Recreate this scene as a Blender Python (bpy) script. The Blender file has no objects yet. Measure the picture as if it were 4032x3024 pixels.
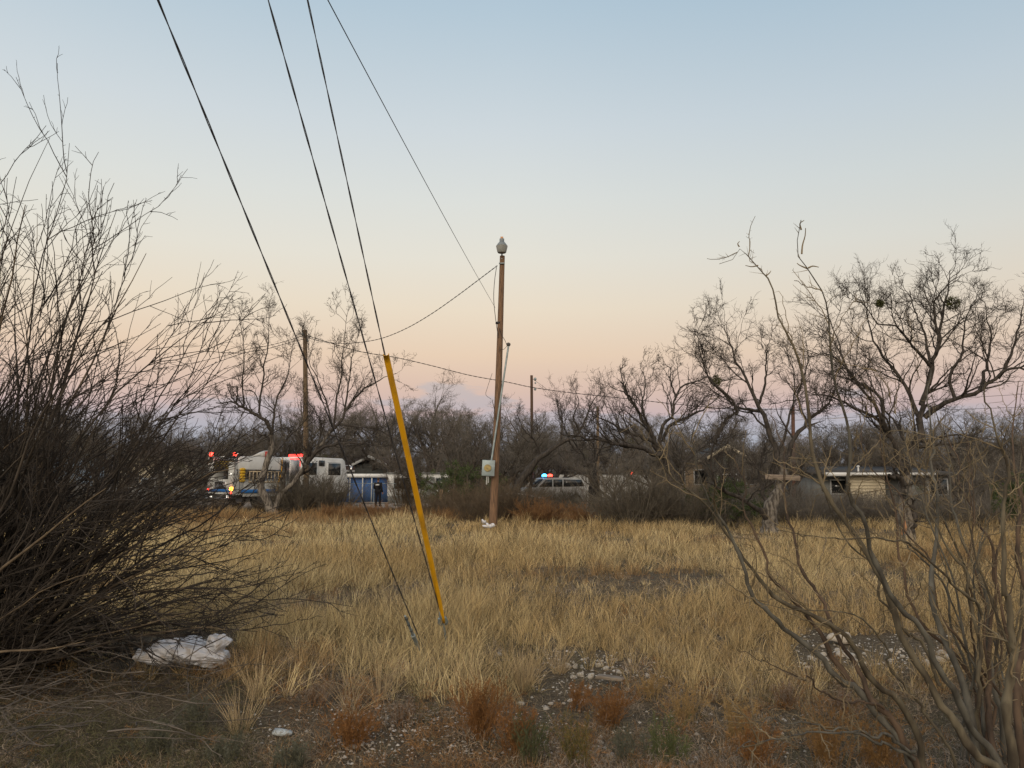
import bpy, math, random
import numpy as np
from mathutils import Vector, Matrix

# ------------------------------------------------------------------ camera, sky, light
SC = bpy.context.scene
R = math.radians
EYE = 1.65
PITCH = R(7.15)
FPX = 3030.0                       # focal length in photo pixels (4032 wide)
cam_d = bpy.data.cameras.new("camera"); cam = bpy.data.objects.new("camera", cam_d)
SC.collection.objects.link(cam); SC.camera = cam
cam.location = (0, 0, EYE); cam.rotation_euler = (R(90) + PITCH, 0, 0)
cam_d.sensor_width = 36; cam_d.lens = 36 * FPX / 4032
cam_d.clip_start = 0.05; cam_d.clip_end = 5000

def s2l(c):
    return tuple(((v/255)/12.92 if v/255 <= 0.04045 else ((v/255+0.055)/1.055)**2.4) for v in c)

W = bpy.data.worlds.new("World"); SC.world = W; W.use_nodes = True
nt = W.node_tree; N = nt.nodes; LK = nt.links
for n in list(N): N.remove(n)
out = N.new("ShaderNodeOutputWorld"); bg = N.new("ShaderNodeBackground")
tc = N.new("ShaderNodeTexCoord"); sep = N.new("ShaderNodeSeparateXYZ")
LK.new(tc.outputs["Generated"], sep.inputs[0])
ramp = N.new("ShaderNodeValToRGB")
stops = [(0.0, (170,174,184)), (0.050, (178,177,187)), (0.068, (190,180,186)), (0.086, (205,182,180)), (0.115, (219,191,176)),
         (0.160, (232,207,182)), (0.219, (234,220,199)), (0.282, (229,225,213)), (0.35, (220,223,219)), (0.427, (207,216,221)),
         (0.546, (180,200,214)), (0.75, (143,172,200)), (1.0, (110,145,185))]
el = ramp.color_ramp.elements
el[0].position = stops[0][0]; el[0].color = (*s2l(stops[0][1]), 1)
el[1].position = 1.0; el[1].color = (*s2l(stops[-1][1]), 1)
for p_, c_ in stops[1:-1]:
    e = el.new(p_); e.color = (*s2l(c_), 1)
LK.new(sep.outputs["Z"], ramp.inputs[0])
# low bank of grey-blue cloud on the horizon
mp = N.new("ShaderNodeMapping"); mp.inputs["Scale"].default_value = (2.2, 2.2, 9.0); mp.inputs["Location"].default_value = (0.7, 0.3, 0)
LK.new(tc.outputs["Generated"], mp.inputs[0])
nz = N.new("ShaderNodeTexNoise"); nz.inputs["Scale"].default_value = 3.0; nz.inputs["Detail"].default_value = 5
LK.new(mp.outputs[0], nz.inputs["Vector"])
m1 = N.new("ShaderNodeMath"); m1.operation = 'MULTIPLY_ADD'; m1.inputs[1].default_value = 0.24; m1.inputs[2].default_value = -0.058
LK.new(nz.outputs["Fac"], m1.inputs[0])
m2 = N.new("ShaderNodeMath"); m2.operation = 'SUBTRACT'; LK.new(m1.outputs[0], m2.inputs[0]); LK.new(sep.outputs["Z"], m2.inputs[1])
cr = N.new("ShaderNodeMapRange"); cr.inputs["From Min"].default_value = -0.033; cr.inputs["From Max"].default_value = -0.015
cr.interpolation_type = 'SMOOTHSTEP'
LK.new(m2.outputs[0], cr.inputs["Value"])
mxc = N.new("ShaderNodeMix"); mxc.data_type = 'RGBA'
cm = N.new("ShaderNodeMath"); cm.operation = 'MULTIPLY'; cm.inputs[1].default_value = 0.42; LK.new(cr.outputs[0], cm.inputs[0])
LK.new(cm.outputs[0], mxc.inputs["Factor"]); LK.new(ramp.outputs[0], mxc.inputs["A"])
mxc.inputs["B"].default_value = (*s2l((172,180,192)), 1)
# sky darkens a little towards +X high up, and glows orange behind the camera where the sun has set
mr = N.new("ShaderNodeMapRange"); mr.inputs["From Min"].default_value = 0.0; mr.inputs["From Max"].default_value = 0.6
mr.inputs["To Min"].default_value = 0.0; mr.inputs["To Max"].default_value = 0.22
LK.new(sep.outputs["X"], mr.inputs["Value"])
mz = N.new("ShaderNodeMath"); mz.operation = 'MULTIPLY'; LK.new(mr.outputs[0], mz.inputs[0]); LK.new(sep.outputs["Z"], mz.inputs[1])
mxb = N.new("ShaderNodeMix"); mxb.data_type = 'RGBA'; mxb.blend_type = 'MIX'
mzz = N.new("ShaderNodeMath"); mzz.operation = 'MULTIPLY'; mzz.inputs[1].default_value = 3.0; LK.new(mz.outputs[0], mzz.inputs[0])
LK.new(mzz.outputs[0], mxb.inputs["Factor"]); LK.new(mxc.outputs["Result"], mxb.inputs["A"])
mxb.inputs["B"].default_value = (*s2l((120,160,188)), 1)
gl = N.new("ShaderNodeMapRange"); gl.inputs["From Min"].default_value = 0.1; gl.inputs["From Max"].default_value = -0.9
gl.inputs["To Min"].default_value = 0; gl.inputs["To Max"].default_value = 1
LK.new(sep.outputs["Y"], gl.inputs["Value"])
mxg = N.new("ShaderNodeMix"); mxg.data_type = 'RGBA'
LK.new(gl.outputs[0], mxg.inputs["Factor"]); LK.new(mxb.outputs["Result"], mxg.inputs["A"])
mxg.inputs["B"].default_value = (1.50, 1.20, 0.88, 1)
LK.new(mxg.outputs["Result"], bg.inputs["Color"]); bg.inputs["Strength"].default_value = 1.0
LK.new(bg.outputs[0], out.inputs[0])

sun_d = bpy.data.lights.new("sun", 'SUN'); sun_d.energy = 1.2; sun_d.angle = R(25); sun_d.color = (1.0, 0.90, 0.74)
sun = bpy.data.objects.new("sun", sun_d); SC.collection.objects.link(sun)
sun.rotation_euler = (R(68), 0, R(-18))      # low behind the camera
SC.view_settings.view_transform = 'Standard'; SC.view_settings.look = 'None'
SC.view_settings.exposure = 0.0; SC.view_settings.gamma = 1.0

# ------------------------------------------------------------------ helpers
rng = np.random.default_rng(7)
random.seed(7)
CP, SP = math.cos(PITCH), math.sin(PITCH)
def ray(px, py):
    a = (px-2016)/FPX; b = (1512-py)/FPX
    return np.array([a, CP - b*SP, SP + b*CP])
def at(px, py, Y):                       # the world point that the photo shows at px, py when it is Y metres away
    r = ray(px, py); t = Y/r[1]
    return np.array([r[0]*t, Y, EYE + r[2]*t])
def gp(px, py):                          # the ground point at px, py
    r = ray(px, py); t = -EYE/r[2]
    return np.array([r[0]*t, r[1]*t, 0.0])
def gz(x, y):                            # ground height
    x = np.asarray(x, float); y = np.asarray(y, float)
    return 0.035*np.sin(0.9*x+0.4*y) + 0.03*np.sin(0.31*x-0.63*y+1.3) + 0.02*np.sin(2.3*x+1.7*y)

MATS = {}
def mat(name, c1, c2=None, scale=8.0, rough=0.85, metal=0.0, stretch=(1,1,1), bump=0.0, detail=4, spec=0.3, lo=0.35, hi=0.65):
    if name in MATS: return MATS[name]
    m = bpy.data.materials.new(name); m.use_nodes = True
    nn = m.node_tree.nodes; ll = m.node_tree.links; b = nn["Principled BSDF"]
    b.inputs["Roughness"].default_value = rough; b.inputs["Metallic"].default_value = metal
    b.inputs["Specular IOR Level"].default_value = spec
    if c2 is None: c2 = tuple(v*0.75 for v in c1)
    t = nn.new("ShaderNodeTexCoord"); mpp = nn.new("ShaderNodeMapping"); mpp.inputs["Scale"].default_value = stretch
    ll.new(t.outputs["Object"], mpp.inputs[0])
    z = nn.new("ShaderNodeTexNoise"); z.inputs["Scale"].default_value = scale; z.inputs["Detail"].default_value = detail
    ll.new(mpp.outputs[0], z.inputs["Vector"])
    r = nn.new("ShaderNodeValToRGB"); r.color_ramp.elements[0].position = lo; r.color_ramp.elements[1].position = hi
    r.color_ramp.elements[0].color = (*c2, 1); r.color_ramp.elements[1].color = (*c1, 1)
    ll.new(z.outputs["Fac"], r.inputs[0]); ll.new(r.outputs[0], b.inputs["Base Color"])
    if bump:
        bp = nn.new("ShaderNodeBump"); bp.inputs["Strength"].default_value = 0.6; bp.inputs["Distance"].default_value = bump
        ll.new(z.outputs["Fac"], bp.inputs["Height"]); ll.new(bp.outputs[0], b.inputs["Normal"])
    MATS[name] = m; return m
def mat_col(name, rough=0.8, trans=0.0):       # colour read from a per-blade colour attribute
    m = bpy.data.materials.new(name); m.use_nodes = True
    nn = m.node_tree.nodes; ll = m.node_tree.links; b = nn["Principled BSDF"]
    a = nn.new("ShaderNodeAttribute"); a.attribute_name = "Col"
    ll.new(a.outputs["Color"], b.inputs["Base Color"]); b.inputs["Roughness"].default_value = rough
    b.inputs["Specular IOR Level"].default_value = 0.2
    if trans:
        tr = nn.new("ShaderNodeBsdfTranslucent"); ll.new(a.outputs["Color"], tr.inputs[0])
        mx = nn.new("ShaderNodeMixShader"); mx.inputs[0].default_value = trans
        ll.new(b.outputs[0], mx.inputs[1]); ll.new(tr.outputs[0], mx.inputs[2])
        ll.new(mx.outputs[0], nn["Material Output"].inputs[0])
    return m
def mat_emit(name, c, s):
    m = bpy.data.materials.new(name); m.use_nodes = True
    b = m.node_tree.nodes["Principled BSDF"]
    b.inputs["Base Color"].default_value = (*c, 1); b.inputs["Emission Color"].default_value = (*c, 1)
    b.inputs["Emission Strength"].default_value = s
    return m

def link(name, data, parent=None):
    o = bpy.data.objects.new(name, data); SC.collection.objects.link(o)
    if parent: o.parent = parent
    return o
def tag(o, label=None, cat=None, group=None, kind=None):
    if label: o["label"] = label
    if cat: o["category"] = cat
    if group: o["group"] = group
    if kind: o["kind"] = kind
    return o
def empty(name, loc, rz=0.0):
    o = link(name, None); o.location = tuple(float(v) for v in loc); o.rotation_euler = (0, 0, rz); o.empty_display_size = 0.2
    return o
def copy_tree(o, parent=None):
    c = o.copy(); SC.collection.objects.link(c); c.parent = parent
    for ch in o.children: copy_tree(ch, c)
    return c

def npmesh(name, V, quads=None, tris=None, material=None, smooth=False, col=None):
    me = bpy.data.meshes.new(name)
    V = np.ascontiguousarray(V, dtype=np.float32)
    nq = 0 if quads is None else len(quads); ntr = 0 if tris is None else len(tris)
    me.vertices.add(len(V)); me.vertices.foreach_set("co", V.ravel())
    loops = []; starts = []
    if nq: loops.append(np.asarray(quads).ravel()); starts.append(np.arange(nq)*4)
    if ntr: loops.append(np.asarray(tris).ravel()); starts.append(nq*4 + np.arange(ntr)*3)
    loops = np.concatenate(loops).astype(np.int32); starts = np.concatenate(starts).astype(np.int32)
    me.loops.add(len(loops)); me.loops.foreach_set("vertex_index", loops)
    me.polygons.add(len(starts)); me.polygons.foreach_set("loop_start", starts)
    if smooth: me.polygons.foreach_set("use_smooth", np.ones(len(starts), bool))
    me.update(calc_edges=True)
    if col is not None:
        a = me.color_attributes.new("Col", 'FLOAT_COLOR', 'POINT')
        c4 = np.ones((len(V), 4), np.float32); c4[:, :3] = col
        a.data.foreach_set("color", c4.ravel())
    if material: me.materials.append(material)
    return me

def norm(v): return v/np.maximum(np.linalg.norm(v, axis=-1, keepdims=True), 1e-9)
def tube_geo(P, Rr, k=3, cap=False):
    """P (m,n,3) polylines, Rr (m,n) radii -> verts, quads"""
    m, n, _ = P.shape
    T = np.empty_like(P); T[:, 1:-1] = P[:, 2:]-P[:, :-2]; T[:, 0] = P[:, 1]-P[:, 0]; T[:, -1] = P[:, -1]-P[:, -2]
    T = norm(T)
    mean = norm(P[:, -1]-P[:, 0])
    ref = np.where(np.abs(mean[:, 2:3]) > 0.7, np.array([[1.0, 0.13, 0]]), np.array([[0.1, 0.05, 1.0]]))[:, None, :]
    U = norm(np.cross(T, ref)); Vv = np.cross(T, U)
    a = np.arange(k)*2*np.pi/k
    ring = U[:, :, None, :]*np.cos(a)[None, None, :, None] + Vv[:, :, None, :]*np.sin(a)[None, None, :, None]
    X = P[:, :, None, :] + ring*Rr[:, :, None, None]
    V = X.reshape(-1, 3)
    base = (np.arange(m)*n*k)[:, None, None]; i = (np.arange(n-1)*k)[None, :, None]; j = np.arange(k)[None, None, :]
    j2 = (j+1) % k
    q = np.stack([base+i+j, base+i+j2, base+i+k+j2, base+i+k+j], -1).reshape(-1, 4)
    return V, q
class Geo:
    def __init__(s): s.V = []; s.Q = []; s.T = []; s.n = 0
    def add(s, V, q=None, t=None):
        s.V.append(np.asarray(V, float))
        if q is not None and len(q): s.Q.append(np.asarray(q)+s.n)
        if t is not None and len(t): s.T.append(np.asarray(t)+s.n)
        s.n += len(V)
    def tubes(s, P, Rr, k=3):
        if len(P): V, q = tube_geo(P, Rr, k); s.add(V, q)
        return s
    def line(s, pts, r, k=6):
        pts = np.asarray(pts, float); r = np.broadcast_to(np.asarray(r, float), (len(pts),))
        s.tubes(pts[None], r[None], k)
        # caps
        V, q = tube_geo(pts[None], r[None], k)
        for ring, p, c in ((V[:k], pts[0], 0), (V[-k:], pts[-1], 1)):
            vv = np.vstack([ring, p[None]]); t = [(j, (j+1) % k, k) if c else ((j+1) % k, j, k) for j in range(k)]
            s.add(vv, None, t)
        return s
    def box(s, c, d, rz=0.0, rx=0.0, taper=1.0):
        hx, hy, hz = d[0]/2, d[1]/2, d[2]/2
        v = np.array([[x*(taper if z > 0 else 1), y*(taper if z > 0 else 1), z] for z in (-hz, hz) for x, y in ((-hx,-hy),(hx,-hy),(hx,hy),(-hx,hy))])
        M = np.array(Matrix.Rotation(rz, 3, 'Z') @ Matrix.Rotation(rx, 3, 'X'))
        v = v @ M.T + np.asarray(c, float)
        s.add(v, [(0,3,2,1),(4,5,6,7),(0,1,5,4),(1,2,6,5),(2,3,7,6),(3,0,4,7)]); return s
    def prism(s, poly, a0, a1, axis='y'):
        """poly: list of 2-D points (x,z) extruded along y (or (y,z) along x)"""
        n = len(poly); v = []
        for a in (a0, a1):
            for (p, z) in poly: v.append((p, a, z) if axis == 'y' else (a, p, z))
        v = np.array(v, float); q = [(i, (i+1) % n, n+(i+1) % n, n+i) for i in range(n)]
        c0 = v[:n].mean(0); c1 = v[n:].mean(0); v = np.vstack([v, c0, c1])
        t = [((i+1) % n, i, 2*n) for i in range(n)] + [(n+i, n+(i+1) % n, 2*n+1) for i in range(n)]
        s.add(v, q, t); return s
    def ell(s, c, r, k=12, h=8, M=None):
        v = []; 
        for i in range(h+1):
            th = np.pi*i/h
            for j in range(k):
                ph = 2*np.pi*j/k; v.append((math.sin(th)*math.cos(ph)*r[0], math.sin(th)*math.sin(ph)*r[1], math.cos(th)*r[2]))
        v = np.array(v)
        if M is not None: v = v @ np.asarray(M).T
        q = [(i*k+j, (i+1)*k+j, (i+1)*k+(j+1) % k, i*k+(j+1) % k) for i in range(h) for j in range(k)]
        s.add(v+np.asarray(c, float), q); return s
    def mesh(s, name, material, smooth=False):
        V = np.vstack(s.V); Q = np.vstack(s.Q) if s.Q else None; T = np.vstack(s.T) if s.T else None
        return npmesh(name, V, Q, T, material, smooth)
    def build(s, name, material, parent=None, smooth=False, bevel=0.0):
        o = link(name, s.mesh(name, material, smooth), parent)
        if bevel:
            b = o.modifiers.new("bevel", 'BEVEL'); b.width = bevel; b.segments = 2; b.limit_method = 'ANGLE'
        return o

# branching -------------------------------------------------------
def grow(S, D, L, R0, n=6, wig=0.25, up=0.0, taper=0.35, zig=0.0, bend=None):
    m = len(S); P = np.empty((m, n, 3)); P[:, 0] = S; d = norm(D); st = (L/(n-1))[:, None]
    side = norm(np.cross(d, rng.normal(size=(m, 3))))
    for i in range(1, n):
        d = d + wig*rng.normal(size=(m, 3)); d[:, 2] += up
        if bend is not None: d = d + bend
        d = norm(d)
        dd = norm(d + zig*side*(1 if i % 2 else -1))
        P[:, i] = P[:, i-1] + dd*st
    t = np.linspace(0, 1, n)
    return P, R0[:, None]*(1-(1-taper)*t)[None]
def kids(P, Rr, cnt, t0=0.2, t1=1.0, ang=(25, 55), lr=(0.3, 0.6), rr=0.6, n=6, wig=0.25, up=0.05, rmin=0.002, zig=0.0, lenfall=0.5, taper=0.35, side=None, lmax=None):
    m, npt, _ = P.shape
    L = np.linalg.norm(np.diff(P, axis=1), axis=2).sum(1)
    cnt = np.broadcast_to(np.asarray(cnt), (m,)); idx = np.repeat(np.arange(m), cnt); K = len(idx)
    t = t0+(t1-t0)*rng.random(K); f = t*(npt-1); i0 = np.minimum(f.astype(int), npt-2); w = (f-i0)[:, None]
    S = P[idx, i0]*(1-w) + P[idx, i0+1]*w; T = norm(P[idx, i0+1]-P[idx, i0])
    Rp = Rr[idx, i0]*(1-w[:, 0]) + Rr[idx, i0+1]*w[:, 0]
    rn = rng.normal(size=(K, 3))
    if side is not None: rn = rn + side
    perp = norm(rn-(rn*T).sum(1, keepdims=True)*T)
    a = np.radians(rng.uniform(ang[0], ang[1], K))[:, None]
    D = np.cos(a)*T + np.sin(a)*perp
    Lc = L[idx]*rng.uniform(lr[0], lr[1], K)*(1-lenfall*t)
    if lmax is not None: Lc = np.minimum(Lc, lmax*rng.uniform(0.6, 1, K))
    Rc = np.maximum(Rp*rr*rng.uniform(0.7, 1, K), rmin)
    return grow(S, D, Lc, Rc, n, wig, up, taper, zig)
def resample(pts, n):
    pts = np.asarray(pts, float); d = np.r_[0, np.cumsum(np.linalg.norm(np.diff(pts, axis=0), axis=1))]
    t = np.linspace(0, d[-1], n); return np.stack([np.interp(t, d, pts[:, i]) for i in range(3)], 1)
def smoothline(pts, n):
    """Catmull-Rom through pts, n samples"""
    p = np.asarray(pts, float); p = np.vstack([2*p[0]-p[1], p, 2*p[-1]-p[-2]]); o = []
    for i in range(1, len(p)-2):
        for t in np.linspace(0, 1, 8, endpoint=False):
            o.append(0.5*((2*p[i])+(-p[i-1]+p[i+1])*t+(2*p[i-1]-5*p[i]+4*p[i+1]-p[i+2])*t*t+(-p[i-1]+3*p[i]-3*p[i+1]+p[i+2])*t**3))
    o.append(p[-2]); return resample(o, n)
def ribbons(S, D, L, Wd, n=3, droop=0.0, wig=0.1, face=None, up=0.0):
    """leaf/blade ribbons that end in a point. returns verts, quads, tris, verts per blade"""
    m = len(S); P = np.empty((m, n, 3)); P[:, 0] = S; d = norm(D); st = (L/(n-1))[:, None]
    for i in range(1, n):
        d = norm(d + wig*rng.normal(size=(m, 3)) + np.array([0, 0, up]) - np.array([0, 0, droop])*(i/(n-1)))
        P[:, i] = P[:, i-1]+d*st
    T = norm(P[:, 1]-P[:, 0]); rn = rng.normal(size=(m, 3)) if face is None else face+0.5*rng.normal(size=(m, 3))
    sd = norm(np.cross(T, rn))
    w = np.linspace(1, 0.55, n-1)[None, :, None]*Wd[:, None, None]*0.5
    A = P[:, :-1]-sd[:, None]*w; B = P[:, :-1]+sd[:, None]*w
    per = 2*(n-1)+1
    V = np.empty((m, per, 3)); V[:, 0:2*(n-1):2] = A; V[:, 1:2*(n-1):2] = B; V[:, -1] = P[:, -1]
    b = (np.arange(m)*per)[:, None, None]
    qs = np.array([[2*i, 2*i+1, 2*i+3, 2*i+2] for i in range(n-2)]).reshape(-1, 4) if n > 2 else np.zeros((0, 4), int)
    Q = (b+qs[None]).reshape(-1, 4); Tt = (b[:, 0]+np.array([[2*(n-2), 2*(n-2)+1, per-1]])).reshape(-1, 3)
    return V.reshape(-1, 3), Q, Tt, per

# ------------------------------------------------------------------ materials
M_bark_far = mat("bark_far", (0.10,0.085,0.072), (0.045,0.037,0.032), 6)
M_twig_far = mat("twig_far", (0.19,0.170,0.145), (0.10,0.088,0.074), 2)
M_twig_grey = mat("twig_grey", (0.15,0.132,0.105), (0.085,0.072,0.055), 3)
M_twig_brown = mat("twig_brown", (0.14,0.105,0.07), (0.085,0.065,0.045), 3)
M_bark = mat("bark_ridged", (0.19,0.172,0.15), (0.05,0.043,0.038), 14, stretch=(1,1,0.22), bump=0.02, lo=0.38, hi=0.6)
M_limb = mat("bark_limb", (0.065,0.056,0.049), (0.022,0.019,0.017), 14, stretch=(1,1,0.3), bump=0.015)
M_bush = mat("bush_stem", (0.075,0.062,0.050), (0.018,0.015,0.013), 5)
M_bushtwig = mat("bush_twig", (0.058,0.048,0.040), (0.018,0.015,0.014), 6)
M_mesq = mat("stem_olive", (0.125,0.108,0.075), (0.04,0.032,0.023), 16, stretch=(1,1,0.35), bump=0.006, detail=8)
M_mesqtwig = mat("twig_tan", (0.25,0.20,0.125), (0.11,0.085,0.05), 6)
M_leaf = mat("leaf_olive", (0.10,0.105,0.035), (0.05,0.055,0.02), 5)
M_juni = mat("juniper_green", (0.07,0.10,0.03), (0.03,0.045,0.015), 4)
M_pole = mat("pole_wood", (0.225,0.135,0.08), (0.07,0.048,0.036), 9, stretch=(6,6,0.30), bump=0.012, lo=0.36, hi=0.62, detail=8)
M_pole_dark = mat("pole_wood_dark", (0.11,0.065,0.045), (0.06,0.038,0.028), 5, stretch=(6,6,0.35))
M_pole_grey = mat("pole_wood_grey", (0.22,0.16,0.10), (0.11,0.08,0.055), 5, stretch=(6,6,0.35))
M_galv = mat("galvanised", (0.29,0.35,0.375), (0.21,0.26,0.28), 5, rough=0.5, metal=0.3)
M_wire = mat("wire_black", (0.03,0.028,0.03), (0.018,0.016,0.018), 20, rough=0.6)
M_wire_grey = mat("wire_steel", (0.10,0.10,0.11), (0.05,0.05,0.055), 30, rough=0.5, metal=0.5)
M_yellow = mat("yellow_plastic", (0.80,0.41,0.012), (0.42,0.23,0.03), 7, rough=0.5, stretch=(1,1,.3), lo=.28, hi=.5)
M_white = mat("white_paint", (0.66,0.68,0.70), (0.52,0.54,0.55), 1.5, rough=0.45)
M_offwhite = mat("offwhite_panel", (0.48,0.50,0.50), (0.32,0.33,0.33), 1.6)
M_blue = mat("blue_wall", (0.055,0.13,0.34), (0.04,0.095,0.25), 1.2)
M_roof = mat("shingle_brown", (0.12,0.075,0.062), (0.075,0.047,0.04), 6, stretch=(1,1,5))
M_roofd = mat("shingle_dark", (0.07,0.065,0.062), (0.045,0.042,0.04), 6)
M_darkwall = mat("dark_wall", (0.07,0.075,0.075), (0.05,0.052,0.05), 2)
M_greywall = mat("grey_wall", (0.22,0.23,0.23), (0.15,0.16,0.16), 2)
M_cream = mat("cream_siding", (0.56,0.50,0.38), (0.44,0.39,0.29), 2)
M_tan = mat("tan_wall", (0.34,0.26,0.17), (0.24,0.18,0.12), 2)
M_glass = mat("dark_glass", (0.02,0.023,0.026), (0.012,0.014,0.016), 2, rough=0.12, spec=0.6)
M_rubber = mat("rubber", (0.02,0.02,0.02), (0.012,0.012,0.012), 9, rough=0.9)
M_black = mat("black_cloth", (0.012,0.012,0.016), (0.007,0.007,0.01), 8)
M_stone = mat("limestone", (0.60,0.56,0.50), (0.30,0.265,0.22), 25, bump=0.01)
M_plastic = mat("white_film", (0.60,0.62,0.68), (0.40,0.37,0.35), 14, rough=0.3, lo=0.36, hi=0.52)
M_skin = mat("skin", (0.35,0.20,0.14), (0.3,0.17,0.12), 8)

# ------------------------------------------------------------------ ground
def ground():
    xs = np.concatenate([np.linspace(-1500, -60, 14), np.linspace(-58, 58, 233), np.linspace(60, 1500, 14)])
    ys = np.concatenate([np.linspace(-400, -8, 8), np.linspace(-6, 90, 193), np.linspace(95, 2500, 18)])
    X, Y = np.meshgrid(xs, ys); Z = gz(X, Y)
    V = np.stack([X, Y, Z], -1).reshape(-1, 3); nx = len(xs); ny = len(ys)
    i = np.arange(ny-1)[:, None]*nx; j = np.arange(nx-1)[None]
    q = np.stack([i+j, i+j+1, i+nx+j+1, i+nx+j], -1).reshape(-1, 4)
    m = bpy.data.materials.new("dry_soil"); m.use_nodes = True; nn = m.node_tree.nodes; ll = m.node_tree.links; b = nn["Principled BSDF"]
    b.inputs["Roughness"].default_value = 0.95; b.inputs["Specular IOR Level"].default_value = 0.1
    t = nn.new("ShaderNodeTexCoord")
    def noise(sc, det=5):
        z = nn.new("ShaderNodeTexNoise"); z.inputs["Scale"].default_value = sc; z.inputs["Detail"].default_value = det; z.inputs["Roughness"].default_value = 0.65
        ll.new(t.outputs["Object"], z.inputs["Vector"]); return z
    z1 = noise(0.5); z2 = noise(14, 8); z3 = noise(60, 6)
    r1 = nn.new("ShaderNodeValToRGB"); r1.color_ramp.elements[0].position = 0.38; r1.color_ramp.elements[1].position = 0.62
    r1.color_ramp.elements[0].color = (0.050,0.038,0.026,1); r1.color_ramp.elements[1].color = (0.105,0.082,0.055,1)
    ll.new(z2.outputs["Fac"], r1.inputs[0])
    r2 = nn.new("ShaderNodeValToRGB"); r2.color_ramp.elements[0].position = 0.5; r2.color_ramp.elements[1].position = 0.66
    r2.color_ramp.elements[0].color = (0,0,0,1); r2.color_ramp.elements[1].color = (1,1,1,1); ll.new(z3.outputs["Fac"], r2.inputs[0])
    mx = nn.new("ShaderNodeMix"); mx.data_type = 'RGBA'; ll.new(r2.outputs[0], mx.inputs["Factor"]); ll.new(r1.outputs[0], mx.inputs["A"])
    mx.inputs["B"].default_value = (0.20,0.165,0.115,1)
    ll.new(mx.outputs["Result"], b.inputs["Base Color"])
    bp = nn.new("ShaderNodeBump"); bp.inputs["Strength"].default_value = 0.8; bp.inputs["Distance"].default_value = 0.03
    ll.new(z2.outputs["Fac"], bp.inputs["Height"]); ll.new(bp.outputs[0], b.inputs["Normal"])
    o = link("ground", npmesh("ground", V, q, None, m, True)); tag(o, "dry brown soil under the grass and weeds", None, None, "structure")
ground()
# gravel street behind the field, where the vehicles stand
def street():
    xs = np.linspace(-60, 45, 90); ys = np.array([46.5, 48.5, 51, 54, 58, 60.0]); X, Y = np.meshgrid(xs, ys)
    Yw = Y + 0.8*np.sin(X*0.12) ; Z = gz(X, Yw)+0.02
    V = np.stack([X, Yw, Z], -1).reshape(-1, 3); nx = len(xs); i = np.arange(len(ys)-1)[:, None]*nx; j = np.arange(nx-1)[None]
    q = np.stack([i+j, i+j+1, i+nx+j+1, i+nx+j], -1).reshape(-1, 4)
    o = link("road", npmesh("road", V, q, None, mat("pale_caliche", (0.34,0.28,0.22), (0.22,0.17,0.13), 3), True))
    tag(o, "pale dirt road behind the field", None, None, "structure")
street()

# ------------------------------------------------------------------ bare mesquite trees
def fill_branches(P, Rr, big, fine, d1=2.2, k2=5, k3=5, k4=3, lmax=2.6, up=0.10, r3=0.005, r4=0.0035, tk=3):
    """grow three or four orders of twigs on limbs P; thick ones into big, thin ones into fine"""
    L = np.linalg.norm(np.diff(P, axis=1), axis=2).sum(1)
    P1, R1 = kids(P, Rr, np.maximum((L*d1*1.7).astype(int), 4), 0.22, 1.0, (22, 60), (0.35, 0.65), 0.6, 8, 0.20, up, 0.010, 0.12, 0.35, 0.25, lmax=lmax)
    # the limb's own tips carry on
    P2, R2 = kids(P1, R1, k2, 0.2, 1.0, (22, 55), (0.40, 0.72), 0.62, 7, 0.18, up*0.8, 0.008, 0.2, 0.35, 0.35)
    P3, R3 = kids(P2, R2, k3, 0.15, 1.0, (25, 60), (0.40, 0.75), 0.65, 6, 0.24, up*0.6, r3, 0.25, 0.25, 0.4)
    big.tubes(P1, R1, 5); fine.tubes(P2, R2, tk); fine.tubes(P3, R3, 3)
    if k4:
        P4, R4 = kids(P3, R3, k4, 0.2, 1.0, (22, 55), (0.4, 0.8), 0.75, 4, 0.18, up*0.5, r4, 0.2, 0.15, 0.5)
        fine.tubes(P4, R4, 3)
    return P2
def leaf_clump(c, r, n=260, lw=0.03, ll=0.09):
    u = norm(rng.normal(size=(n, 3)))*r*rng.random((n, 1))**0.4
    V, Q, T, _ = ribbons(np.asarray(c)+u, norm(u)+0.6*rng.normal(size=(n, 3)), np.full(n, ll)*rng.uniform(.6, 1.3, n), np.full(n, lw), 3, 0.3, 0.2)
    return V, Q, T
def px_is_trunk(limbs, li): return li == 0 or limbs[li][1] >= .18
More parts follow.
